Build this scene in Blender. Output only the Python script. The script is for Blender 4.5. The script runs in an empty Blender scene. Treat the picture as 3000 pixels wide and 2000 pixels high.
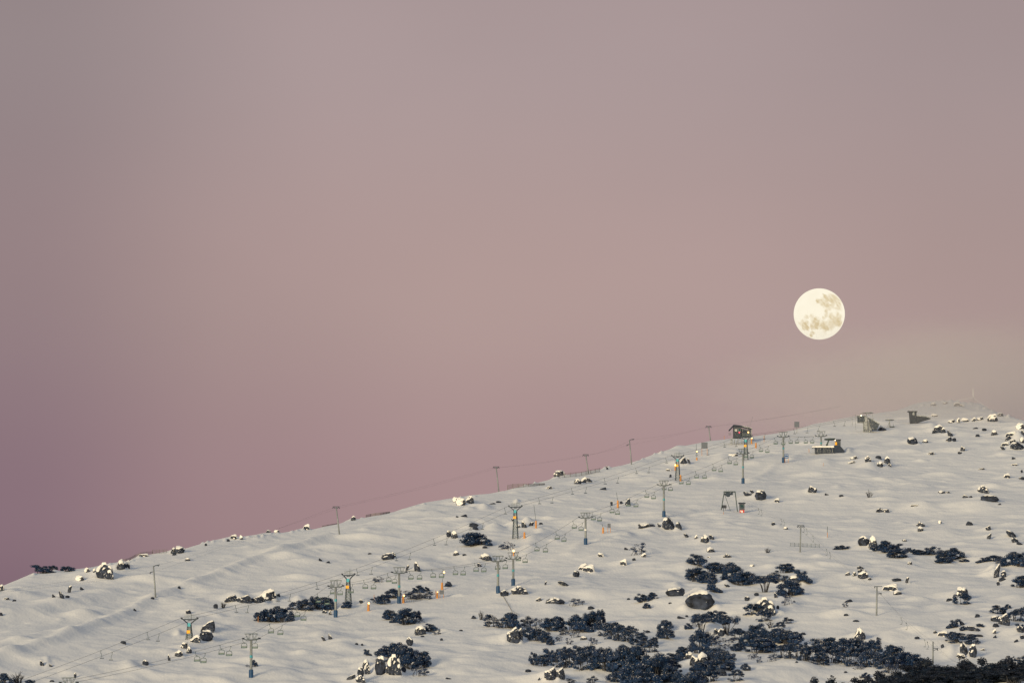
import bpy, math, random
import numpy as np
from mathutils import Vector, Matrix
def S(r, g, b):                      # display value to linear
    f = lambda c: ((c / 255 + 0.055) / 1.055) ** 2.4 if c > 10 else c / 255 / 12.92
    return (f(r), f(g), f(b))
SKY_EL = [(0.0, S(142, 106, 118)), (0.18, S(164, 132, 135)), (0.40, S(174, 147, 143)), (0.66, S(167, 146, 145)), (1.0, S(155, 142, 145))]
SKY_AZ_LOW = [(0.0, (0.35, 0.31, 0.43)), (0.175, (0.54, 0.47, 0.62)), (0.33, (0.80, 0.76, 0.80)), (0.48, (0.95, 0.93, 0.92)), (0.70, 0.94), (1.0, 0.84)]
SKY_AZ_HIGH = [(0.0, (0.60, 0.62, 0.64)), (0.175, (0.73, 0.74, 0.755)), (0.40, 1.0), (0.60, 0.99), (0.80, 0.89), (1.0, 0.80)]
DOME_EL = [(0.0, S(156, 144, 144)), (0.35, S(148, 148, 150)), (1.0, S(108, 135, 170))]
REST_EL = [(0.0, S(166, 156, 142)), (0.2, S(156, 156, 152)), (1.0, S(108, 135, 170))]
NISH = 0.008
SUN_E, SUN_ANG, SUN_C = 4.1, 16.0, (1.0, 0.81, 0.50)
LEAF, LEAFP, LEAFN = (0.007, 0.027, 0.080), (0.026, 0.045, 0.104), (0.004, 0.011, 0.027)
ROCK = (0.022, 0.029, 0.049)
MOON_HI, MOON_LO = (1.0, 0.925, 0.75), (0.68, 0.545, 0.32)
FOG_C = (0.79, 0.745, 0.725)
FOGS = [(2850, 1150, 1900, 125, 130, 30, 0.011, 3)]

# ------------------------------------------------------------------ camera, world, sun, exposure
SC = bpy.context.scene
COL = SC.collection
PITCH = math.radians(6.5)
FPX = 16483.0                      # focal length in pixels of a 3000 px wide frame
cam_d = bpy.data.cameras.new("camera")
cam = bpy.data.objects.new("camera", cam_d)
COL.objects.link(cam)
cam.location = (0, 0, 0)
cam.rotation_euler = (math.pi / 2 + PITCH, 0, 0)
cam_d.sensor_width = 36.0
cam_d.lens = 36.0 * FPX / 3000.0
cam_d.clip_start = 1.0
cam_d.clip_end = 100000.0
SC.camera = cam
SC.view_settings.view_transform = 'Standard'
SC.view_settings.look = 'None'
SC.view_settings.exposure = 0.0
SC.view_settings.gamma = 1.0
SC.cycles.use_denoising = True
SC.cycles.volume_bounces = 5
SC.cycles.max_bounces = 8
SC.cycles.diffuse_bounces = 3

SUN_EL, SUN_AZ = math.radians(6.5), math.radians(207)   # azimuth clockwise from +y (the view): behind, slightly left
w = bpy.data.worlds.new("World")
SC.world = w
w.use_nodes = True
nt = w.node_tree
nt.nodes.clear()
def N(tree, typ, **kw):
    n = tree.nodes.new(typ)
    for k, v in kw.items():
        setattr(n, k, v)
    return n
def L(tree, a, b):
    tree.links.new(a, b)
def ramp(tree, stops, inp=None, interp='EASE'):
    r = N(tree, 'ShaderNodeValToRGB')
    r.color_ramp.interpolation = interp
    els = r.color_ramp.elements
    while len(els) < len(stops):
        els.new(0.5)
    for e, (p, c) in zip(els, stops):
        e.position = p
        e.color = (c, c, c, 1) if isinstance(c, (int, float)) else (*c, 1)
    if inp is not None:
        L(tree, inp, r.inputs[0])
    return r
def math_n(tree, op, a, b=None):
    m = N(tree, 'ShaderNodeMath', operation=op)
    for i, v in enumerate((a, b)):
        if v is None:
            continue
        if isinstance(v, (int, float)):
            m.inputs[i].default_value = v
        else:
            L(tree, v, m.inputs[i])
    return m.outputs[0]
def map_n(tree, v, a, b, c=0.0, d=1.0):
    m = N(tree, 'ShaderNodeMapRange')
    m.inputs[1].default_value, m.inputs[2].default_value = a, b
    m.inputs[3].default_value, m.inputs[4].default_value = c, d
    L(tree, v, m.inputs[0])
    return m.outputs[0]
def mix_n(tree, f, a, b, mode='MIX'):
    m = N(tree, 'ShaderNodeMix', data_type='RGBA', blend_type=mode)
    if isinstance(f, (int, float)):
        m.inputs[0].default_value = f
    else:
        L(tree, f, m.inputs[0])
    for i, v in ((6, a), (7, b)):
        if isinstance(v, tuple):
            m.inputs[i].default_value = (*v, 1)
        else:
            L(tree, v, m.inputs[i])
    return m.outputs[2]
# the dusk sky: a belt of rose light opposite the set sun, greyer higher up, mauve towards the earth's shadow
tc = N(nt, 'ShaderNodeTexCoord')
sx = N(nt, 'ShaderNodeSeparateXYZ')
L(nt, tc.outputs['Generated'], sx.inputs[0])
el = math_n(nt, 'ARCSINE', sx.outputs[2])
az = math_n(nt, 'ARCTAN2', sx.outputs[0], sx.outputs[1])
deg = math.radians
e01 = map_n(nt, el, deg(3), deg(13))
low_high = ramp(nt, SKY_EL, e01)
a01 = map_n(nt, az, deg(-8), deg(8))
az_l = ramp(nt, SKY_AZ_LOW, a01)
az_h = ramp(nt, SKY_AZ_HIGH, a01)
eh = map_n(nt, el, deg(3.5), deg(9.5))
azm = mix_n(nt, eh, az_l.outputs[0], az_h.outputs[0])
belt = mix_n(nt, 1.0, low_high.outputs[0], azm, 'MULTIPLY')
cl = N(nt, 'ShaderNodeTexNoise')
cl.inputs['Scale'].default_value = 9.0
cl.inputs['Detail'].default_value = 4.0
mp = N(nt, 'ShaderNodeMapping')
mp.inputs['Scale'].default_value = (1.0, 1.0, 2.2)
L(nt, tc.outputs['Generated'], mp.inputs[0])
L(nt, mp.outputs[0], cl.inputs[0])
clv = map_n(nt, cl.outputs[0], 0.3, 0.7, 0.97, 1.03)
belt = mix_n(nt, 1.0, belt, clv, 'MULTIPLY')
dome = ramp(nt, DOME_EL, map_n(nt, el, 0.0, math.pi / 2))
up = map_n(nt, el, deg(11), deg(24))
skyc = mix_n(nt, up, belt, dome.outputs[0])
absaz = math_n(nt, 'ABSOLUTE', az)
side = map_n(nt, absaz, deg(9), deg(60))
rest = ramp(nt, REST_EL, map_n(nt, el, 0.0, math.pi / 2))
skyc = mix_n(nt, side, skyc, rest.outputs[0])
nish = N(nt, 'ShaderNodeTexSky', sky_type='NISHITA')
nish.sun_disc = False
nish.sun_elevation = SUN_EL
nish.sun_rotation = SUN_AZ
nish.altitude = 1700
nsc = mix_n(nt, 1.0, nish.outputs[0], (NISH, NISH, NISH), 'MULTIPLY')
tot = mix_n(nt, 1.0, skyc, nsc, 'ADD')
bg = N(nt, 'ShaderNodeBackground')
bg.inputs['Strength'].default_value = 1.0
L(nt, tot, bg.inputs[0])
wo = N(nt, 'ShaderNodeOutputWorld')
L(nt, bg.outputs[0], wo.inputs[0])

sun_d = bpy.data.lights.new("sun", 'SUN')
sun_d.energy = SUN_E
sun_d.angle = math.radians(SUN_ANG)
sun_d.color = SUN_C
sun = bpy.data.objects.new("sun", sun_d)
COL.objects.link(sun)
sdir = Vector((math.sin(SUN_AZ) * math.cos(SUN_EL), math.cos(SUN_AZ) * math.cos(SUN_EL), math.sin(SUN_EL)))
sun.rotation_euler = sdir.to_track_quat('Z', 'Y').to_euler()

# ------------------------------------------------------------------ helpers
random.seed(7)
rng = np.random.default_rng(11)
def tag(o, label=None, cat=None, group=None, kind=None):
    if label: o['label'] = label
    if cat: o['category'] = cat
    if group: o['group'] = group
    if kind: o['kind'] = kind
    return o
def empty(name, loc=(0, 0, 0), rz=0.0):
    o = bpy.data.objects.new(name, None)
    COL.objects.link(o)
    o.location = loc
    o.rotation_euler = (0, 0, rz)
    o.empty_display_size = 0.5
    return o
class MB:
    def __init__(s):
        s.v, s.f, s.mi = [], [], []
        s.m = 0
    def box(s, c, d, rot=None, taper=1.0):
        b = len(s.v)
        for z in (-1, 1):
            k = taper if z > 0 else 1.0
            for x, y in ((-1, -1), (1, -1), (1, 1), (-1, 1)):
                p = Vector((x * d[0] / 2 * k, y * d[1] / 2 * k, z * d[2] / 2))
                if rot is not None:
                    p = rot @ p
                s.v.append((p.x + c[0], p.y + c[1], p.z + c[2]))
        for f in ((0, 3, 2, 1), (4, 5, 6, 7), (0, 1, 5, 4), (1, 2, 6, 5), (2, 3, 7, 6), (3, 0, 4, 7)):
            s.f.append(tuple(b + i for i in f)); s.mi.append(s.m)
        return s
    def tube(s, pts, r, n=6, r2=None):
        pts = [Vector(p) for p in pts]
        k = len(pts)
        b0 = len(s.v)
        for i, p in enumerate(pts):
            d = (pts[min(i + 1, k - 1)] - pts[max(i - 1, 0)]).normalized()
            a = Vector((0, 0, 1)) if abs(d.z) < 0.9 else Vector((1, 0, 0))
            u = d.cross(a).normalized()
            q = d.cross(u)
            rr = r if r2 is None else r + (r2 - r) * i / max(1, k - 1)
            for j in range(n):
                t = 2 * math.pi * (j + 0.5) / n
                o = p + u * (math.cos(t) * rr) + q * (math.sin(t) * rr)
                s.v.append((o.x, o.y, o.z))
        for i in range(k - 1):
            for j in range(n):
                a, c = b0 + i * n + j, b0 + i * n + (j + 1) % n
                s.f.append((a, c, c + n, a + n)); s.mi.append(s.m)
        s.f.append(tuple(b0 + j for j in range(n))[::-1]); s.mi.append(s.m)
        s.f.append(tuple(b0 + (k - 1) * n + j for j in range(n))); s.mi.append(s.m)
        return s
    def prism(s, prof, y0, y1):        # profile in x,z swept along y
        b = len(s.v); n = len(prof)
        for y in (y0, y1):
            for x, z in prof:
                s.v.append((x, y, z))
        for j in range(n):
            s.f.append((b + j, b + (j + 1) % n, b + n + (j + 1) % n, b + n + j)); s.mi.append(s.m)
        s.f.append(tuple(b + j for j in range(n))[::-1]); s.mi.append(s.m)
        s.f.append(tuple(b + n + j for j in range(n))); s.mi.append(s.m)
        return s
    def ball(s, c, r, n=8, m=6):
        b = len(s.v)
        s.v.append((c[0], c[1], c[2] - r))
        for i in range(1, m):
            t = -math.pi / 2 + math.pi * i / m
            for j in range(n):
                p = 2 * math.pi * j / n
                s.v.append((c[0] + r * math.cos(t) * math.cos(p), c[1] + r * math.cos(t) * math.sin(p), c[2] + r * math.sin(t)))
        s.v.append((c[0], c[1], c[2] + r))
        top = len(s.v) - 1
        for j in range(n):
            s.f.append((b, b + 1 + (j + 1) % n, b + 1 + j)); s.mi.append(s.m)
            s.f.append((top, top - n + j, top - n + (j + 1) % n)); s.mi.append(s.m)
        for i in range(m - 2):
            for j in range(n):
                a = b + 1 + i * n
                s.f.append((a + j, a + (j + 1) % n, a + n + (j + 1) % n, a + n + j)); s.mi.append(s.m)
        return s
    def mesh(s, name, mats, smooth=False):
        me = bpy.data.meshes.new(name)
        me.from_pydata(s.v, [], s.f)
        for m in (mats if isinstance(mats, (list, tuple)) else [mats]):
            me.materials.append(m)
        if any(s.mi):
            me.polygons.foreach_set('material_index', s.mi)
        if smooth:
            me.polygons.foreach_set('use_smooth', [True] * len(s.f))
        me.update()
        return me
    def build(s, name, mats, parent=None, smooth=False):
        o = bpy.data.objects.new(name, s.mesh(name, mats, smooth))
        COL.objects.link(o)
        if parent is not None:
            o.parent = parent
        return o
def put(name, me, parent=None):
    o = bpy.data.objects.new(name, me)
    COL.objects.link(o)
    if parent is not None:
        o.parent = parent
    return o
KIDS = {}
def copy_tree(src, parent=None):
    c = src.copy()
    COL.objects.link(c)
    if parent is not None:
        c.parent = parent
    for ch in list(src.children):
        copy_tree(ch, c)
    return c

# ------------------------------------------------------------------ materials
def mat(name, col, rough=0.7, metal=0.0, noise=0.0, scale=3.0, emit=0.0, bump=0.0, snow=0.0):
    m = bpy.data.materials.new(name)
    m.use_nodes = True
    t = m.node_tree
    b = t.nodes['Principled BSDF']
    b.inputs['Base Color'].default_value = (*col, 1)
    b.inputs['Roughness'].default_value = rough
    b.inputs['Metallic'].default_value = metal
    b.inputs['Specular IOR Level'].default_value = 0.3
    if emit:
        b.inputs['Emission Color'].default_value = (*col, 1)
        b.inputs['Emission Strength'].default_value = emit
    if noise or bump or snow:
        c = N(t, 'ShaderNodeTexCoord')
        n = N(t, 'ShaderNodeTexNoise')
        n.inputs['Scale'].default_value = scale
        n.inputs['Detail'].default_value = 5.0
        L(t, c.outputs['Object'], n.inputs[0])
        lo = tuple(x * (1 - noise) for x in col)
        hi = tuple(min(1, x * (1 + noise)) for x in col)
        r = ramp(t, [(0.3, lo), (0.7, hi)], n.outputs[0], 'LINEAR')
        out = r.outputs[0]
        if snow:                       # rime and snow caught in cracks
            n2 = N(t, 'ShaderNodeTexNoise')
            n2.inputs['Scale'].default_value = scale * 2.3
            n2.inputs['Detail'].default_value = 6.0
            n2.inputs['Distortion'].default_value = 1.2
            L(t, c.outputs['Object'], n2.inputs[0])
            k = ramp(t, [(snow, 0.0), (min(1, snow + 0.06), 1.0)], n2.outputs[0], 'LINEAR')
            out = mix_n(t, k.outputs[0], out, (0.74, 0.74, 0.74))
        L(t, out, b.inputs['Base Color'])
        if bump:
            bn = N(t, 'ShaderNodeBump')
            bn.inputs['Strength'].default_value = bump
            bn.inputs['Distance'].default_value = 0.3
            L(t, n.outputs[0], bn.inputs['Height'])
            L(t, bn.outputs[0], b.inputs['Normal'])
    return m
M = dict(
    leaf=mat('leaf', LEAF, 0.6, noise=0.45, scale=2.0),
    leaf_pale=mat('leaf_pale', LEAFP, 0.7, noise=0.35, scale=2.0),
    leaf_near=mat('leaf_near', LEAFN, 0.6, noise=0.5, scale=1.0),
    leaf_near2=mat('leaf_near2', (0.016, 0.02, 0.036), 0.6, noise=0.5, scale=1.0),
    snow_leaf=mat('snow_leaf', (0.36, 0.365, 0.40), 0.8),
    bark=mat('bark', (0.035, 0.036, 0.044), 0.85, noise=0.3, scale=6),
    rock=mat('rock', ROCK, 0.85, noise=0.9, scale=4, bump=0.6, snow=0.63),
    rock_bare=mat('rock_bare', ROCK, 0.85, noise=0.9, scale=4, bump=0.6, snow=0.70),
    snowcap=mat('snowcap', (0.76, 0.75, 0.74), 0.7, noise=0.03, scale=4, bump=0.25),
    steel=mat('steel', (0.20, 0.22, 0.24), 0.55, 0.2, noise=0.15, scale=2),
    dark=mat('dark_steel', (0.025, 0.04, 0.065), 0.5, 0.2, noise=0.2, scale=3),
    frame=mat('frame_steel', (0.06, 0.085, 0.09), 0.5, 0.2),
    blue=mat('blue_pad', (0.012, 0.052, 0.135), 0.6, noise=0.2, scale=2),
    cyan=mat('cyan_plate', (0.01, 0.27, 0.36), 0.5),
    yellow=mat('yellow_plate', (0.75, 0.36, 0.02), 0.6),
    orange=mat('orange_pad', (0.48, 0.22, 0.07), 0.65, noise=0.15, scale=3),
    chair=mat('chair_steel', (0.028, 0.055, 0.058), 0.5, 0.2),
    seat=mat('chair_seat', (0.03, 0.09, 0.095), 0.6),
    back=mat('chair_back', (0.12, 0.165, 0.165), 0.6),
    cable=mat('cable', (0.05, 0.055, 0.065), 0.5, 0.3),
    wood=mat('grey_wood', (0.13, 0.125, 0.12), 0.85, noise=0.3, scale=4),
    signblue=mat('sign_blue', (0.012, 0.07, 0.22), 0.5),
    signgrey=mat('sign_grey', (0.10, 0.115, 0.15), 0.6),
    white=mat('white_paint', (0.7, 0.7, 0.7), 0.6),
    red=mat('red_paint', (0.45, 0.05, 0.04), 0.6),
    hutred=mat('hut_boards', (0.040, 0.047, 0.064), 0.8, noise=0.25, scale=2, snow=0.66),
    hutgrey=mat('hut_grey', (0.05, 0.062, 0.082), 0.8, noise=0.25, scale=2, snow=0.64),
    hutdark=mat('hut_dark', (0.02, 0.03, 0.055), 0.7, noise=0.3, scale=2),
    frost=mat('frosted_steel', (0.17, 0.19, 0.21), 0.8, noise=0.5, scale=3, snow=0.56),
    glass=mat('dark_glass', (0.02, 0.05, 0.06), 0.15),
    lamp=mat('lamp', (1.0, 0.52, 0.17), 0.5, emit=5.0),
    lampw=mat('lamp_white', (1.0, 0.8, 0.55), 0.5, emit=2.5),
    lampr=mat('lamp_red', (1.0, 0.08, 0.12), 0.5, emit=3.0),
)

# ------------------------------------------------------------------ picture coordinates to the world
SPX = 3.136
T = {1: (0, 1500), 2: (600, 1500), 3: (1200, 1500), 4: (1800, 1500), 5: (2250, 1500), 6: (1200, 1150), 7: (1800, 1150), 8: (2250, 1100)}
def P(t, x, y):
    return T[t][0] + x / SPX, T[t][1] + y / SPX
def ray(X, Y):
    cx, cy = (X - 1500.0) / FPX, (1000.0 - Y) / FPX
    c, s = math.cos(PITCH), math.sin(PITCH)
    return cx, c - cy * s, s + cy * c
def azte(X, Y):
    x, y, z = ray(X, Y)
    return math.atan2(x, y), z / math.hypot(x, y)

# ------------------------------------------------------------------ terrain: a polar height field
RIDGE = [(-400, 1760), (0, 1721), (29, 1709), (67, 1693), (96, 1680), (140, 1679), (217, 1668), (274, 1660), (322, 1649), (376, 1641),
         (408, 1628), (446, 1624), (491, 1620), (542, 1606), (583, 1594), (625, 1582), (657, 1578), (743, 1566), (820, 1561), (865, 1554),
         (912, 1551), (948, 1542), (992, 1534), (1014, 1528), (1072, 1516), (1110, 1509), (1155, 1501), (1200, 1486), (1241, 1474),
         (1327, 1460), (1378, 1452), (1430, 1443), (1487, 1432), (1557, 1414), (1621, 1397), (1662, 1387), (1742, 1373), (1790, 1365),
         (1850, 1354), (1896, 1336), (1927, 1325), (1978, 1309), (2036, 1298), (2087, 1289), (2135, 1284), (2214, 1276), (2278, 1268),
         (2326, 1258), (2384, 1240), (2448, 1226), (2505, 1216), (2569, 1208), (2626, 1201), (2655, 1192), (2671, 1184), (2703, 1177),
         (2760, 1173), (2792, 1173), (2824, 1181), (2849, 1179), (2875, 1182), (2904, 1198), (2935, 1211), (2967, 1221), (3000, 1231), (3120, 1262), (3500, 1330)]
Z0, KS = -139.8, 0.1745
ra = np.array([azte(x, y)[0] for x, y in RIDGE])
rt = np.array([azte(x, y)[1] for x, y in RIDGE])
fine = np.radians(np.linspace(-6.4, 6.4, 860))
outer = np.radians(6.4 + np.cumsum(np.geomspace(0.05, 8.0, 34)))
AZ = np.concatenate([-outer[::-1], fine, outer])
DD = np.concatenate([[2.0], np.linspace(20, 860, 30), np.arange(880, 1080, 5.0), np.arange(1080, 2010, 1.25), np.linspace(2014, 2500, 60), np.geomspace(2560, 12000, 24)])
A2, D2 = np.meshgrid(AZ, DD)
XX, YY = D2 * np.sin(A2), D2 * np.cos(A2)
def vnoise(x, y, seed):
    g = np.random.default_rng(seed).random((256, 256))
    xi, yi = np.floor(x).astype(int), np.floor(y).astype(int)
    fx, fy = x - xi, y - yi
    fx, fy = fx * fx * (3 - 2 * fx), fy * fy * (3 - 2 * fy)
    a, b = g[xi % 256, yi % 256], g[(xi + 1) % 256, yi % 256]
    c, d = g[xi % 256, (yi + 1) % 256], g[(xi + 1) % 256, (yi + 1) % 256]
    return (a + (b - a) * fx + (c - a + (a - b - c + d) * fx) * fy) * 2 - 1
def rotn(ang, lx, ly, seed, X=None, Y=None):
    X = XX if X is None else X
    Y = YY if Y is None else Y
    c, s = math.cos(ang), math.sin(ang)
    return vnoise((X * c + Y * s) / lx + 50, (-X * s + Y * c) / ly + 50, seed)
te_r = np.interp(A2, ra, rt)
Dr = Z0 / (te_r - KS)
plane = Z0 + KS * D2
dt = D2 - Dr
par = te_r * D2 + 0.35 - np.where(dt < 0, 0.0, 1.0) * np.where(dt < 260, dt * dt / 700.0, 260 ** 2 / 700.0 + (dt - 260) * 0.74)
floor_ = -1.8 - 24 * np.clip(D2 / 300, 0, 1) ** 2
left = 1 - np.clip((A2 + math.radians(0.2)) / math.radians(2.5), 0, 1)
patch = np.clip(0.55 + 0.9 * rotn(0.5, 60, 90, 21), 0.12, 1.2)
patch2 = np.clip(0.5 + 1.0 * rotn(0.9, 38, 70, 22), 0.05, 1.2)
und = 1.5 * rotn(0.3, 110, 150, 1) + 0.9 * rotn(0.8, 40, 70, 2) + 1.25 * left * patch * (0.55 * rotn(1.17, 60, 13, 3) + 0.3 * rotn(1.2, 30, 5.5, 11) + 0.16 * rotn(1.17, 17, 2.4, 5)) \
    + patch2 * (0.42 * rotn(0.25, 14, 24, 4) + 0.26 * rotn(0.6, 6, 10, 6) + 0.19 * rotn(0.4, 3, 5, 16)) + 0.075 * rotn(0.8, 1.7, 3.5, 7)
right = np.clip((A2 - math.radians(0.3)) / math.radians(2.5), 0, 1)
und += right * patch * (0.8 * rotn(0.3, 34, 40, 8) + 0.36 * rotn(0.5, 17, 15, 9) + 0.2 * rotn(-0.2, 7, 5, 10))
slope = plane + und
k = 2.2
h = np.clip(0.5 + 0.5 * (par - slope) / k, 0, 1)
ZZ = par * (1 - h) + slope * h - k * h * (1 - h)
far_low = np.minimum(-30, te_r * 0 - 30) - 0.0 * D2
ZZ = np.maximum(ZZ, np.where(D2 > 1500, -60.0, -1e9))
k = 8.0
h = np.clip(0.5 + 0.5 * (ZZ - floor_) / k, 0, 1)
ZZ = np.where(D2 < 1060, floor_ * (1 - h) + ZZ * h + k * h * (1 - h), ZZ)
# the near knoll under the dark wood in the bottom right corner
kt = [azte(*q) for q in ((2393, 1996), (2500, 1988), (2600, 1967), (2700, 1946), (2755, 1939), (2850, 1936), (2950, 1931), (3050, 1934), (3400, 1955))]
zk = np.interp(A2, [q[0] for q in kt], [q[1] for q in kt]) * 990 - 4.6
kw = np.clip((A2 - azte(2330, 2000)[0]) / math.radians(0.35), 0, 1) * np.clip((azte(3600, 2000)[0] - A2) / math.radians(1.0), 0, 1)
kw = kw * kw * (3 - 2 * kw) * np.exp(-((D2 - 980) / 52.0) ** 4)
ZZ = ZZ * (1 - kw) + np.maximum(zk, ZZ) * kw
DRMAX = np.interp(AZ, ra, Z0 / (rt - KS))
TE = ZZ / D2
DRIFT = np.zeros_like(ZZ)
def hit(X, Y, dmin=1040.0):
    a, t = azte(X, Y)
    i = int(np.clip(np.searchsorted(AZ, a) - 1, 0, len(AZ) - 2))
    f = (a - AZ[i]) / (AZ[i + 1] - AZ[i])
    col = TE[:, i] * (1 - f) + TE[:, i + 1] * f
    j0 = int(np.searchsorted(DD, dmin))
    ok = np.nonzero(col[j0:] >= t)[0]
    if len(ok) == 0:
        j = j0 + int(np.argmax(col[j0:]))
        d = DD[j]; z = col[j] * d
    else:
        j = j0 + ok[0]
        if j > j0:
            q = (t - col[j - 1]) / max(1e-9, col[j] - col[j - 1])
            d = DD[j - 1] + q * (DD[j] - DD[j - 1])
        else:
            d = DD[j]
        z = t * d
    return Vector((d * math.sin(a), d * math.cos(a), z))
def ground(x, y):
    a, d = math.atan2(x, y), math.hypot(x, y)
    i = int(np.clip(np.searchsorted(AZ, a) - 1, 0, len(AZ) - 2))
    j = int(np.clip(np.searchsorted(DD, d) - 1, 0, len(DD) - 2))
    f = (a - AZ[i]) / (AZ[i + 1] - AZ[i]); q = (d - DD[j]) / (DD[j + 1] - DD[j])
    return float((ZZ[j, i] * (1 - f) + ZZ[j, i + 1] * f) * (1 - q) + (ZZ[j + 1, i] * (1 - f) + ZZ[j + 1, i + 1] * f) * q)
def mpp(p):                          # metres per picture pixel at a point
    return math.hypot(p.x, p.y) / FPX
def bump(p, amp, sx_, sd):
    a, d = math.atan2(p.x, p.y), math.hypot(p.x, p.y)
    i0, i1 = np.searchsorted(AZ, [a - 3 * sx_ / d, a + 3 * sx_ / d])
    j0, j1 = np.searchsorted(DD, [d - 3 * sd, d + 3 * sd])
    if i1 <= i0 or j1 <= j0:
        return
    aa, dd = AZ[None, i0:i1], DD[j0:j1, None]
    DRIFT[j0:j1, i0:i1] += (amp ** 3) * np.exp(3 * (-((aa - a) * d / sx_) ** 2 - ((dd - d) / sd) ** 2))
def bank(pts, amp, wid):
    ps = [hit(*p) for p in pts]
    best = np.full(XX.shape, 1e9)
    for p, q in zip(ps[:-1], ps[1:]):
        dx, dy = q.x - p.x, q.y - p.y
        t = np.clip(((XX - p.x) * dx + (YY - p.y) * dy) / (dx * dx + dy * dy), 0, 1)
        best = np.minimum(best, (XX - p.x - t * dx) ** 2 + (YY - p.y - t * dy) ** 2)
    return amp * np.exp(-best / wid ** 2)
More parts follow.
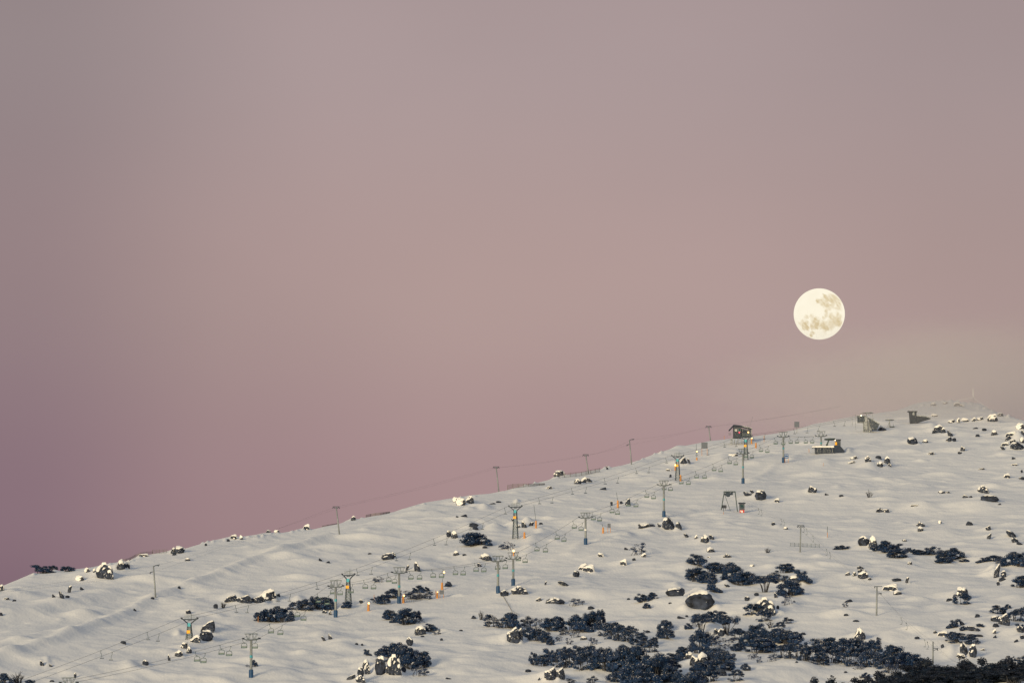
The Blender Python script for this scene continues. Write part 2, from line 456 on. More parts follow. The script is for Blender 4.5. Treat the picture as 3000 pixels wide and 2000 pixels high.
# ------------------------------------------------------------------ rocks and trees: where they stand in the eight study tiles
# rocks: x, y of the foot, width, height; b boulder with a snow cap, s leaning slab, d bare low rock, c rock plastered with snow, e steep bare-faced boulder
ROCKS = {
1: [(15,722,40,50,'c'),(60,803,50,20,'c'),(130,817,40,15,'d'),(5,950,42,25,'d'),(490,782,32,25,'d'),(565,790,52,62,'s'),(640,738,40,60,'s'),(620,786,40,20,'d'),(750,714,36,24,'d'),
    (730,630,70,45,'c'),(800,548,52,35,'c'),(865,552,22,30,'c'),(960,612,165,125,'b'),(1110,530,80,85,'b'),(1163,512,50,60,'c'),(1635,375,120,55,'b'),(1602,395,40,22,'d'),(1722,446,52,26,'b'),
    (1645,702,32,20,'d'),(1830,718,24,12,'d'),(1238,906,28,20,'d'),(1400,798,34,18,'d'),(1980,882,42,34,'d'),(1730,934,50,36,'e'),(1130,1207,64,22,'d'),(1395,1158,16,14,'d'),(1245,1312,18,20,'d'),
    (385,1408,44,44,'s'),(465,1418,36,26,'s'),(1335,1406,58,46,'e'),(690,1518,24,40,'e'),(475,1556,44,14,'d'),(1905,1100,150,95,'s'),(1890,1182,130,90,'e'),(1790,1196,90,60,'c'),(1640,1326,74,55,'b'),
    (1735,1294,52,54,'b'),(1555,1362,26,52,'s'),(1695,1250,64,52,'c'),(1320,405,80,22,'c')],
2: [(250,825,140,60,'b'),(360,832,150,66,'b'),(480,832,150,60,'b'),(580,812,130,95,'c'),(672,772,40,22,'d'),(215,268,32,18,'d'),(335,248,26,32,'c'),(265,238,52,30,'c'),(585,186,44,24,'b'),(660,184,46,20,'c'),(935,160,52,44,'c'),
    (1365,74,44,34,'b'),(10,308,22,18,'d'),(1060,448,34,22,'d'),(1130,466,42,16,'d'),(1465,503,20,8,'d'),(1515,386,36,12,'d'),(1680,437,120,58,'e'),(1728,414,50,40,'b'),(1955,542,58,80,'s'),(1860,534,36,48,'s'),
    (2240,228,44,54,'e'),(2292,242,64,64,'b'),(2310,398,54,40,'b'),(1100,928,46,30,'b'),(1152,942,30,36,'b'),(1092,1182,44,38,'s'),(1150,1167,42,48,'s'),(1435,838,36,36,'e'),(1535,808,50,14,'d'),
    (1880,1225,66,70,'e'),(1395,1217,30,16,'d'),(1445,1224,26,16,'d'),(1985,1127,120,80,'b'),(2175,1177,26,18,'d'),(1610,1494,100,150,'e'),(1740,1500,124,160,'b'),(1492,1488,54,84,'b'),(1480,1430,64,72,'b'),
    (1432,1512,62,80,'e'),(1345,1534,84,42,'s'),(1430,1566,86,60,'b'),(1825,1464,52,38,'d'),(1682,1482,40,62,'s'),(2240,1532,64,14,'d'),(2000,1145,40,12,'d'),(2115,1148,24,9,'d')],
3: [(440,48,32,13,'d'),(498,42,62,20,'d'),(585,140,96,36,'d'),(605,162,62,22,'d'),(945,82,22,26,'s'),(995,142,40,24,'b'),(1055,142,50,56,'s'),(1120,126,54,36,'s'),(1205,112,36,16,'d'),(690,332,44,20,'d'),
    (810,196,24,8,'d'),(500,398,42,14,'d'),(700,446,120,62,'b'),(645,500,44,34,'s'),(1595,525,70,50,'c'),(1645,550,96,62,'c'),(1530,594,66,54,'e'),(1420,678,112,42,'s'),(1250,668,22,32,'s'),(1760,410,50,36,'c'),
    (1990,346,40,20,'d'),(2062,444,32,20,'d'),(2150,412,42,34,'c'),(1965,486,56,50,'c'),(870,772,80,54,'e'),(1010,756,146,68,'b'),(1335,838,180,54,'b'),(1190,817,56,34,'b'),(1665,892,64,26,'d'),
    (952,1198,128,122,'b'),(1012,1168,62,90,'b'),(1598,1172,74,32,'b'),(1300,1540,124,104,'b'),(1382,1522,96,84,'b'),(1090,1468,54,24,'d'),(1190,1542,22,22,'d'),(540,1116,26,10,'d'),(472,1090,32,12,'d'),
    (422,1252,26,14,'d'),(2190,1104,42,16,'d'),(1450,97,24,10,'d')],
4: [(310,137,170,46,'b'),(500,164,120,112,'s'),(592,152,66,60,'s'),(412,137,34,36,'s'),(662,232,50,34,'s'),(750,244,26,32,'c'),(832,282,76,66,'b'),(895,250,52,44,'s'),(885,368,76,46,'b'),(1040,417,76,36,'b'),
    (870,416,32,12,'c'),(1460,120,36,28,'e'),(1575,158,36,22,'c'),(1265,497,40,18,'c'),(560,770,172,80,'e'),(790,898,282,160,'e'),(1392,942,200,135,'b'),(1220,813,48,42,'e'),(1305,767,44,24,'d'),(1485,784,36,44,'s'),
    (1502,888,26,28,'d'),(1660,656,152,74,'b'),(1038,688,56,28,'s'),(610,978,80,22,'d'),(665,962,30,16,'d'),(515,772,22,14,'d'),(510,840,34,12,'d'),(612,852,22,10,'d'),(130,803,34,14,'d'),(930,1122,42,50,'e'),
    (982,1138,66,62,'e'),(1192,1224,84,34,'d'),(2150,826,82,24,'d'),(2130,952,42,18,'d'),(2220,1006,54,16,'d'),(1692,1122,22,12,'d'),(1737,1126,52,20,'d'),(2255,1174,106,98,'b'),(2163,1144,30,12,'d'),
    (738,1414,92,92,'b'),(815,1382,106,84,'b'),(690,1344,74,54,'b'),(975,1500,124,50,'d'),(2030,1422,22,12,'d'),(2125,1474,34,14,'d'),(1675,1382,26,14,'d')],
5: [(885,314,112,84,'e'),(968,332,80,100,'b'),(1405,132,78,46,'b'),(1400,176,62,42,'b'),(1120,212,26,12,'d'),(1255,268,48,20,'b'),(1580,104,28,28,'c'),(1860,120,78,30,'d'),(2026,166,50,40,'b'),(2032,245,44,48,'s'),
    (2240,234,96,62,'s'),(2270,278,64,42,'s'),(2312,300,60,26,'d'),(1305,480,42,26,'c'),(735,580,48,30,'b'),(795,586,32,36,'c'),(872,612,106,66,'b'),(868,560,84,38,'s'),(850,522,62,28,'s'),(935,624,42,24,'b'),
    (1180,634,92,24,'d'),(1280,650,36,52,'s'),(1195,758,82,42,'b'),(1125,722,120,60,'c'),(1790,785,104,86,'c'),(1670,815,66,22,'d'),(2105,598,62,110,'s'),(2165,602,54,60,'e'),(2155,630,70,26,'d'),(2115,672,30,36,'e'),
    (1925,964,48,26,'d'),(2090,1004,84,54,'e'),(2172,1036,114,92,'b'),(2095,1056,62,30,'d'),(1785,1038,54,48,'s'),(1540,1112,44,26,'s'),(1895,1090,140,46,'s'),(1930,1144,96,20,'d'),(1605,1138,82,48,'c'),
    (1605,1244,34,28,'d'),(1802,1314,72,104,'s'),(1885,1334,76,108,'e'),(1780,1342,72,46,'c'),(1970,1268,44,18,'c'),(2080,1114,32,38,'c'),(2086,1154,32,22,'d'),(2335,1164,44,36,'e'),(2280,1192,42,22,'d'),(2322,1106,64,60,'s'),
    (1020,1172,50,22,'d'),(1370,1164,46,20,'d'),(1960,838,22,10,'d'),(950,1442,24,12,'d')],
6: [(470,1034,80,62,'c'),(555,1018,76,62,'b'),(420,1000,46,36,'c'),(760,1024,64,12,'d'),(815,1010,54,14,'d'),(1375,766,90,46,'c'),(1545,838,70,44,'b'),(1600,826,50,44,'c'),(1652,822,72,36,'s'),(1780,892,62,20,'d'),(1815,704,24,30,'s'),
    (1285,884,48,24,'c'),(1855,1038,22,42,'e'),(2003,1034,54,58,'s'),(1943,1022,32,22,'d')],
7: [(638,657,64,62,'b'),(686,652,32,42,'s'),(500,718,42,20,'c'),(515,778,24,24,'d'),(1090,582,84,22,'c'),(1230,947,96,40,'s'),(1268,926,44,30,'s'),(1345,987,106,84,'e'),(1492,1005,42,34,'c'),(1820,922,84,60,'b'),(1950,942,42,16,'d'),
    (2085,955,42,16,'d'),(2170,652,50,16,'c'),(2200,612,64,30,'c')],
8: [(770,806,60,24,'c'),(920,792,58,46,'b'),(1015,764,64,24,'d'),(1030,840,58,46,'b'),(1095,812,60,60,'b'),(1118,834,40,24,'b'),(1050,507,78,44,'b'),(1330,632,98,66,'e'),(1446,617,46,28,'c'),(1562,527,116,66,'b'),(1612,527,44,42,'b'),
    (1676,557,56,50,'s'),(1660,607,58,42,'s'),(1710,604,40,26,'d'),(1500,727,54,24,'c'),(1790,694,44,42,'b'),(1765,720,42,24,'e'),(1925,562,44,20,'d'),(2080,548,60,44,'b'),(1990,508,44,22,'d'),(1905,489,54,13,'d'),
    (1535,376,52,26,'c'),(1690,434,62,30,'c'),(1750,434,28,40,'c'),(1815,424,62,34,'c'),(1890,420,38,32,'c'),(1950,410,62,30,'c'),(2065,424,86,60,'c'),(1735,280,50,36,'c'),(1782,284,40,20,'c'),(1630,262,46,22,'c'),(2135,370,54,26,'c'),(1520,275,44,22,'c'),
    (2300,684,140,74,'s'),(2235,560,84,44,'c'),(2322,490,76,50,'c'),(2180,645,60,34,'c'),(2345,620,60,50,'b'),(2250,626,54,40,'e'),(2205,596,54,40,'s'),(2158,684,44,34,'s'),(2345,548,34,46,'s'),(2260,768,42,18,'d'),(1965,864,54,16,'c'),(2330,892,22,22,'d'),(2322,952,38,22,'b'),(2345,958,32,24,'d'),(2195,940,50,40,'c'),
    (1605,1082,76,28,'b'),(1650,1077,44,14,'c'),(1815,1122,54,30,'b'),(1865,1120,34,14,'d'),(1980,1080,102,62,'b'),(2043,1157,164,56,'e'),(2127,1187,32,13,'d'),(1350,1199,64,18,'c'),(1030,1254,80,38,'s'),(1085,1256,60,30,'c'),(1500,1166,16,10,'d'),(2265,826,50,20,'c')],
}
# trees: x, y of the foot, width, height; g dense gum, u umbrella crown on bare stems, U tall funnel-stemmed, p grey half-bare bush, P frosted, m round bush, t twigs
TREES = {
1: [(400,560,165,68,'g'),(490,528,70,32,'g'),(620,545,104,46,'g'),(40,1600,140,104,'g'),(165,1575,150,90,'t'),(280,1596,90,58,'m'),(2050,880,70,50,'t')],
2: [(492,1004,74,90,'u'),(560,1008,120,112,'g'),(655,1012,124,130,'g'),(735,1008,130,118,'g'),(784,1004,60,50,'g'),(825,897,84,76,'u'),(922,907,122,88,'g'),(1022,892,112,112,'g'),(1088,884,130,92,'g'),(1140,902,84,90,'m'),
    (1302,882,82,62,'m'),(1606,648,98,48,'p'),(1726,792,124,74,'g'),(1640,846,104,86,'g'),(1596,834,84,50,'p'),(1858,760,96,38,'p'),(1960,744,84,62,'m'),(2030,726,56,32,'m'),(1905,800,120,52,'P'),(1975,800,110,50,'P'),(2058,800,84,62,'P'),(2236,684,54,38,'m'),
    (1706,990,110,78,'g'),(1765,1014,110,80,'g'),(1852,1036,150,124,'g'),(1932,1004,96,90,'g'),(1990,1018,60,36,'p'),(2070,1098,100,68,'g'),(2144,1122,84,36,'p'),(1495,1314,66,54,'g'),
    (1660,1374,160,130,'u'),(1742,1336,180,126,'g'),(1810,1384,180,140,'g'),(1892,1442,160,150,'g'),(1990,1434,130,130,'g'),(1960,1506,150,76,'p'),(452,1418,54,54,'m'),(395,1420,40,20,'p')],
3: [(605,312,216,122,'m'),(912,348,140,62,'p'),(2126,384,142,80,'p'),(590,978,34,24,'m'),(655,988,62,72,'t'),(348,684,54,38,'p'),
    (738,1054,140,96,'P'),(832,1064,110,84,'P'),(908,1064,130,112,'g'),(962,1074,110,132,'g'),(932,978,96,56,'u'),(1090,1054,124,92,'P'),(1192,1064,100,82,'p'),(1312,1094,170,118,'g'),(1392,1084,80,100,'g'),(1412,1128,90,50,'P'),
    (1100,1154,130,82,'g'),(1182,1184,150,110,'g'),(1250,1198,120,82,'g'),(1296,1220,60,54,'m'),(1512,1094,150,110,'g'),(1592,1104,170,152,'g'),(1682,1074,130,132,'g'),(1742,1044,90,136,'g'),(1520,1154,90,62,'p'),(1380,1184,60,46,'p'),
    (1456,1214,72,48,'p'),(1690,1218,82,60,'p'),(1792,1134,150,116,'u'),(1872,1164,160,142,'u'),(1952,1184,150,142,'u'),(2032,1194,150,142,'u'),(2102,1224,130,122,'u'),(2170,1244,110,92,'u'),(2222,1286,110,100,'u'),(2246,1214,60,64,'g'),(2170,1112,50,28,'p'),
    (1146,1404,80,104,'g'),(1222,1414,110,92,'g'),(1302,1374,110,112,'g'),(1372,1424,130,164,'u'),(1442,1434,140,184,'u'),(1492,1404,160,154,'u'),(1562,1384,150,140,'g'),(1642,1334,130,92,'g'),
    (1602,1454,150,174,'u'),(1702,1444,170,184,'u'),(1812,1464,200,204,'g'),(1932,1484,200,224,'g'),(2002,1454,180,204,'g'),(2112,1504,200,224,'g'),(2202,1544,200,224,'g'),(2282,1574,200,204,'g'),(2062,1584,220,174,'g'),(1902,1564,150,84,'g'),(2182,1604,200,134,'g'),
    (1680,1572,90,66,'P'),(1475,1576,84,44,'P'),(1345,838,90,30,'p'),(1545,858,132,58,'p')],
4: [(410,1508,180,174,'g'),(505,1564,170,124,'g'),(552,1484,110,104,'g'),(625,1604,180,124,'g'),(710,1640,180,114,'g'),(470,1164,132,82,'g'),(462,1094,112,92,'g'),(757,494,144,98,'g'),
    (902,564,150,88,'g'),(1002,564,160,94,'g'),(762,634,170,102,'g'),(852,654,150,92,'g'),(1082,624,160,124,'g'),(1172,674,180,112,'g'),(1250,664,130,92,'g'),(908,734,112,112,'g'),(962,738,56,32,'m'),(1388,738,196,164,'U'),(1464,624,110,62,'P'),(1532,644,120,72,'P'),
    (1566,558,140,74,'g'),(1738,644,132,108,'g'),(1602,774,180,122,'g'),(1672,764,110,82,'g'),(1600,850,100,82,'p'),(260,829,112,72,'g'),(355,798,74,52,'g'),(300,884,62,40,'m'),(1410,374,74,42,'t'),(2090,344,114,38,'m'),
    (1290,944,170,100,'u'),(1382,1004,130,104,'u'),(1442,1064,100,62,'t'),(1592,1020,94,54,'u'),(1520,1094,92,82,'u'),(800,1119,156,194,'U'),(1040,1134,172,204,'U'),(890,1010,130,94,'g'),(962,1004,150,92,'u'),(680,1074,62,42,'m'),(722,1044,100,62,'p'),
    (920,1174,84,52,'p'),(1002,1194,52,32,'p'),(1072,1204,72,46,'p'),(1040,1254,72,42,'p'),(1142,1276,112,72,'m'),(782,1294,160,174,'g'),(872,1224,110,82,'g'),(932,1240,110,62,'p'),(540,1384,154,82,'g'),(640,1334,120,82,'g'),(852,1334,150,92,'g'),
    (942,1384,170,114,'g'),(1022,1404,150,124,'g'),(905,1464,180,102,'g'),(800,1484,150,102,'g'),(872,1564,200,124,'u'),(782,1574,150,104,'g'),(1042,1454,110,72,'g'),(1120,1554,124,102,'u'),(1210,1454,72,58,'g'),(1255,1349,72,42,'p'),(1340,1384,56,46,'p'),(1456,1369,84,52,'p'),(1292,1334,52,40,'p'),
    (1140,1174,144,104,'u'),(1232,1234,150,122,'g'),(1312,1174,170,130,'g'),(1322,1294,190,114,'g'),(1412,1194,160,112,'g'),(1502,1204,170,112,'g'),(1592,1224,170,132,'g'),(1662,1214,110,102,'g'),(1402,1284,140,112,'g'),(1562,1334,170,112,'u'),(1652,1344,150,132,'u'),
    (1742,1364,150,154,'u'),(1842,1374,150,164,'u'),(1872,1284,150,104,'P'),(1890,1404,140,112,'u'),(1962,1284,160,112,'g'),(2002,1384,170,154,'u'),(2102,1294,170,112,'g'),(2122,1394,170,154,'u'),(2202,1414,160,164,'u'),(2232,1274,170,104,'g'),(2292,1404,150,174,'u'),(2342,1424,140,154,'u'),(2240,1446,84,42,'p')],
5: [(962,1304,150,124,'g'),(1010,1404,150,114,'u'),(1092,1444,190,144,'u'),(1182,1434,200,174,'g'),(1272,1434,200,154,'g'),(1352,1444,160,114,'g'),(1432,1444,120,92,'g'),(1162,1484,180,84,'p'),
    (1000,358,92,50,'g'),(1092,374,130,92,'g'),(1162,354,110,62,'g'),(1190,424,150,74,'g'),(1240,394,80,60,'p'),(1290,364,62,32,'m'),(1346,374,54,30,'m'),(1402,394,110,42,'g'),(1472,394,120,72,'g'),(1572,394,110,52,'p'),(1642,444,150,92,'g'),(1722,434,160,92,'g'),(1622,470,130,52,'g'),(1802,458,74,26,'m'),
    (1982,460,114,46,'g'),(2072,450,130,46,'g'),(2142,474,100,50,'p'),(2242,494,170,114,'g'),(2322,504,120,114,'g'),(2322,694,130,94,'g'),(1786,849,130,112,'u'),(2120,934,130,78,'u'),(2205,884,52,32,'m'),(2292,1004,150,114,'u'),(2345,934,62,62,'u'),(2155,934,62,42,'g'),
    (1702,1064,100,76,'g'),(1950,1054,62,32,'m'),(1796,1089,52,42,'m'),(1700,1184,120,84,'u'),(1772,1204,170,102,'u'),(1862,1214,150,92,'u'),(2332,1088,90,62,'g'),(720,873,56,46,'p'),(900,1524,64,42,'m'),(850,1526,44,28,'t'),(2332,1410,110,84,'P')],
8: [(934,1119,66,60,'t'),(120,600,10,10,'-')],
}
# the near wood on the knoll: picture x, y of the crown's top, width (tile 5), distance
WOOD = [(500,1545,190,1010),(640,1535,200,1000),(780,1530,200,1012),(900,1512,210,996),(1020,1490,220,1008),(1130,1465,220,992),(1240,1430,230,1006),(1350,1392,230,990),(1460,1372,230,1004),(1580,1374,240,992),(1690,1385,230,1006),(1800,1380,220,994),
        (1890,1364,220,1008),(1990,1366,230,990),(2100,1362,230,1006),(2200,1352,230,994),(2290,1356,240,1010),(2360,1372,240,996),(2440,1368,240,1006),(2520,1372,230,992),
        (1000,1540,220,975),(1180,1505,230,972),(1330,1470,240,978),(1500,1455,240,970),(1660,1460,240,976),(1820,1462,240,970),(1970,1450,240,978),(2130,1446,240,970),(2290,1440,240,976),(2420,1450,240,970),
        (1250,1540,240,958),(1450,1525,250,955),(1650,1530,250,958),(1850,1528,250,955),(2050,1522,250,958),(2250,1515,250,955)]
# snow banks that carry no rock: x, y, half width, height (tile pixels)
MOUNDS = [(6,560,1245,150,46),(6,780,1250,150,50),(6,960,1225,120,44),(6,1080,1190,90,44),(6,690,1055,90,30),(6,985,1000,34,26),(6,1200,1260,60,14),(3,560,420,200,30),(2,1750,610,180,22),(2,2000,480,220,34),(2,300,790,190,60),(4,330,150,170,44),(4,120,215,90,30),
          (4,780,790,190,90),(4,1030,660,90,36),(4,560,690,110,40),(4,1330,830,130,50),(5,1720,800,110,56),(5,2080,560,120,70),(5,2110,1000,120,46),(5,1690,1300,120,60),(8,930,840,150,46),(8,2300,600,130,80),(8,2330,500,90,50),(8,1060,830,110,40),(7,1000,600,150,30),(7,1120,560,120,30),(7,1930,640,150,26),
          (7,2380,650,200,50),(5,900,255,110,26),(5,2250,640,150,30),(3,1300,890,200,30),(1,1200,1400,150,36),(1,430,1370,70,30),(1,1640,1130,60,40),(1,120,740,120,24),(2,1060,1170,120,30),(4,1500,130,90,16),(4,880,1060,120,40),(8,1200,520,160,14),(8,1500,470,120,30),
          (2,1290,850,110,22),(2,1480,830,80,24),(2,860,800,80,26),(4,1700,470,70,16),(1,500,530,60,20),(8,740,700,50,26),(7,580,470,90,14),(6,2100,640,120,12),(5,1300,450,80,14),(5,1700,880,120,14),(4,1990,910,130,20),(4,1640,860,90,20),(8,860,900,260,22),(8,640,1020,70,14)]
for x, y in ((1420, 268), (1480, 258), (1540, 246), (1610, 236), (1680, 232), (1740, 236), (1800, 250), (1860, 256), (1935, 292), (2000, 300), (2060, 326), (2130, 352), (2210, 372)):
    MOUNDS.append((8, x, y + 6, 26, 17 + (x * 7) % 9))
for t, pts in ((2, ((190, 252), (262, 238), (335, 228), (400, 220), (480, 216), (535, 212), (600, 190), (670, 184), (800, 172), (850, 160), (905, 146), (960, 152), (1335, 66), (1365, 60), (1440, 42))), (1, ((1180, 452), (1215, 440), (1285, 408), (1345, 392), (1600, 360), (1655, 350), (1860, 280), (1905, 268), (1960, 262), (310, 566), (900, 510), (1010, 470))),
               (6, ((60, 1040), (130, 1018), (470, 960), (540, 952), (600, 950), (1060, 840), (1150, 816), (1350, 750), (1395, 745), (1790, 682), (1830, 676), (2140, 610), (2250, 560), (2310, 548)))):
    for x, y in pts: MOUNDS.append((t, x, y + 5, 20, 11 + (x * 5) % 8))
rock_list, tree_list = [], []
for t, lst in ROCKS.items():
    for x, y, w_, h_, kd in lst:
        rock_list.append((t, x, y, w_, h_, kd))
rock_list.sort(key=lambda r_: r_[3] * r_[4])
rock_list = rock_list[18:]             # the very smallest specks are left to the snow's own relief
for t, lst in TREES.items():
    for x, y, w_, h_, kd in lst:
        if kd != '-':
            tree_list.append((t, x, y, w_, h_, kd))
add = np.zeros_like(ZZ)
for pts, amp, wd in [([(-60, 1950), (0, 1924), (150, 1880), (300, 1822), (450, 1756), (600, 1697), (750, 1638), (860, 1605), (960, 1572)], 1.05, 2.1),
                     ([(-40, 1905), (60, 1876), (150, 1850)], 0.5, 2.0), ([(2315, 1346), (2335, 1336), (2352, 1330)], 0.5, 1.8), ([(2186, 1412), (2230, 1396), (2270, 1362)], 0.5, 1.8),
                     ([(1540, 1645), (1560, 1580), (1600, 1557)], 0.45, 1.8), ([(2470, 1332), (2530, 1310), (2570, 1288)], 0.45, 3), ([(1670, 1625), (1700, 1592)], 0.4, 2), ([(1430, 1722), (1500, 1670)], 0.3, 3), ([(640, 1990), (720, 1935), (800, 1890)], 0.35, 3)]:
    add += bank(pts, amp, wd)
todo = []
for t, x, y, hw, hh in MOUNDS:
    p = hit(*P(t, x, y)); todo.append((p, hh / SPX * mpp(p) * 1.15, hw / SPX * mpp(p) * 0.62, hw / SPX * mpp(p) * 1.5 + 3))
for t, x, y, w_, h_, kd in rock_list:
    if w_ >= 44 or kd == 'c':
        p = hit(*P(t, x, y)); mp_ = mpp(p)
        W = w_ / SPX * mp_; H = h_ / SPX * mp_
        q = Vector((p.x - 0.25 * W, p.y + 0.9 * W + 1.0, 0))
        todo.append((q, min(2.2, 0.62 * H), 0.85 * W, 1.0 * W + 1.6))
        todo.append((Vector((p.x - 1.0 * W, p.y + 1.5 * W, 0)), min(1.6, 0.4 * H), 1.3 * W, 1.4 * W + 2))
    if w_ >= 36 and kd != 'd':          # drifts banked against the front corners
        p = hit(*P(t, x, y)); mp_ = mpp(p)
        W = w_ / SPX * mp_; H = h_ / SPX * mp_
        for s_ in (-1, 1):
            todo.append((Vector((p.x + s_ * W * random.uniform(0.34, 0.6), p.y - 0.15 * W, 0)), H * random.uniform(0.1, 0.5), W * random.uniform(0.2, 0.32), W * 0.4 + 0.4))
for _ in range(1100):                  # wind drifts scattered over the slope
    a_ = math.radians(random.uniform(-5.6, 5.6)); d_ = random.uniform(1090, 1900)
    if d_ > Z0 / (np.interp(a_, ra, rt) - KS) - 15: continue
    s_ = math.exp(random.uniform(math.log(0.7), math.log(5.0)))
    todo.append((Vector((d_ * math.sin(a_), d_ * math.cos(a_), 0)), s_ * random.uniform(0.12, 0.32), s_ * random.uniform(0.8, 1.8), s_ * random.uniform(0.8, 2.2)))
ZZ += add
for q, a_, b_, c_ in todo:
    bump(q, max(0.02, a_), b_, c_)
ZZ += np.cbrt(DRIFT)
TE = ZZ / D2

snow = bpy.data.materials.new('snow')
snow.use_nodes = True
t_ = snow.node_tree
b_ = t_.nodes['Principled BSDF']
b_.inputs['Roughness'].default_value = 0.65
b_.inputs['Specular IOR Level'].default_value = 0.25
tc_ = N(t_, 'ShaderNodeTexCoord')
def noise_n(scale, detail, mapping=None, rot=0.0):
    n = N(t_, 'ShaderNodeTexNoise')
    n.inputs['Scale'].default_value = scale
    n.inputs['Detail'].default_value = detail
    m = N(t_, 'ShaderNodeMapping')
    if mapping: m.inputs['Scale'].default_value = mapping
    m.inputs['Rotation'].default_value = (0, 0, rot)
    L(t_, tc_.outputs['Object'], m.inputs[0]); L(t_, m.outputs[0], n.inputs[0])
    return n.outputs[0]
n1 = noise_n(0.35, 6, (1, 0.22, 1), 0.5)
n2 = noise_n(1.6, 4, (1, 0.4, 1), 0.9)
r_ = ramp(t_, [(0.25, (0.70, 0.70, 0.71)), (0.75, (0.80, 0.785, 0.77))], noise_n(0.06, 5, (1, 0.4, 1), 0.8), 'LINEAR')
L(t_, r_.outputs[0], b_.inputs['Base Color'])
hsum = math_n(t_, 'ADD', n1, math_n(t_, 'MULTIPLY', n2, 0.35))
bn = N(t_, 'ShaderNodeBump')
bn.inputs['Strength'].default_value = 0.4
bn.inputs['Distance'].default_value = 0.5
L(t_, hsum, bn.inputs['Height']); L(t_, bn.outputs[0], b_.inputs['Normal'])
na, nd = len(AZ), len(DD)
me = bpy.data.meshes.new('snow_slope')
co = np.stack([XX, YY, ZZ], -1).reshape(-1, 3).astype(np.float32)
idx = np.arange(nd * na).reshape(nd, na)
fq = np.stack([idx[:-1, :-1], idx[:-1, 1:], idx[1:, 1:], idx[1:, :-1]], -1).reshape(-1, 4)
me.vertices.add(len(co)); me.vertices.foreach_set('co', co.ravel())
me.loops.add(fq.size); me.loops.foreach_set('vertex_index', fq.ravel().astype(np.int32))
me.polygons.add(len(fq))
me.polygons.foreach_set('loop_start', (np.arange(len(fq)) * 4).astype(np.int32))
me.polygons.foreach_set('use_smooth', np.ones(len(fq), bool))
me.materials.append(snow)
me.update(calc_edges=True)
tag(put('snow_slope', me), 'snow covered mountain slope rising to the right', None, None, 'structure')

# ------------------------------------------------------------------ landmarks for the labels
LM = []
def landmark(phrase, p):
    LM.append((phrase, azp(p)))
def azp(p):
    d = math.hypot(p.x, p.y)
    return (1500 + math.tan(math.atan2(p.x, p.y)) * FPX, 1000 - (math.atan2(p.z, d) - PITCH) * FPX)
ORD = ['lowest', 'second', 'third', 'fourth', 'fifth', 'sixth', 'seventh', 'eighth', 'ninth', 'tenth', 'eleventh', 'twelfth', 'thirteenth', 'fourteenth']
def sz(m):
    return 'tiny' if m < 0.9 else 'small' if m < 1.8 else 'mid-sized' if m < 3.2 else 'large' if m < 5 else 'huge'
def relate(px, lm):
    dx, dy = px[0] - lm[0], px[1] - lm[1]
    if abs(dx) < 14 and abs(dy) < 14: return 'beside'
    if abs(dx) > 2.4 * abs(dy): return 'left of' if dx < 0 else 'right of'
    if abs(dy) > 2.4 * abs(dx): return 'uphill of' if dy < 0 else 'downhill of'
    return ('uphill' if dy < 0 else 'downhill') + (' left of' if dx < 0 else ' right of')
def label_all(items):                # items: (object, description, picture position)
    groups = {}
    for o, desc, px in items:
        ph, lp = min(LM, key=lambda q: (q[1][0] - px[0]) ** 2 + (q[1][1] - px[1]) ** 2)
        key = (desc, relate(px, lp), ph)
        groups.setdefault(key, []).append((math.hypot(px[0] - lp[0], px[1] - lp[1]), o))
    for (desc, rel, ph), lst in groups.items():
        lst.sort(key=lambda q: q[0])
        for i, (_, o) in enumerate(lst):
            o_ = '' if len(lst) == 1 else ('nearest ' if i == 0 else 'farthest ' if i == len(lst) - 1 else ORD[i] + '-nearest ')
            o['label'] = f"{o_}{desc} {rel} {ph}"

# ------------------------------------------------------------------ the chairlift on blue-footed single poles
LIFT = [(2, 232, 1690, 1345, 1262, 'A'), (2, 425, 1515, 1170, 1115), (2, 1202, 963, 685, 625), (2, 1785, 835, 558, 505), (3, 812, 740, 450, 400), (3, 952, 672, 428, 368),
        (6, 1617, 1393, 1148, 1100), (7, 455, 1140, 850, 805), (7, 1182, 835, 560, 515), (7, 1553, 643, 405, 360), (7, 1900, 548, 400, 355)]
LIFT[0] = (1, 628, 1905, 1575, 1520)
LROT = -0.26
ropeL, ropeR = [], []
towers = []
TWN = []
def oriented(v, rz):
    return Vector((v[0] * math.cos(rz) - v[1] * math.sin(rz), v[0] * math.sin(rz) + v[1] * math.cos(rz), v[2]))
def sheave(mb, x, z, ln=1.5):
    mb.box((x, 0, z), (0.16, ln, 0.12))
    for i in range(6):
        yy = -ln / 2 + ln * (i + 0.5) / 6
        mb.tube([(x - 0.07, yy, z + 0.1), (x + 0.07, yy, z + 0.1)], 0.13, 8)
    return mb
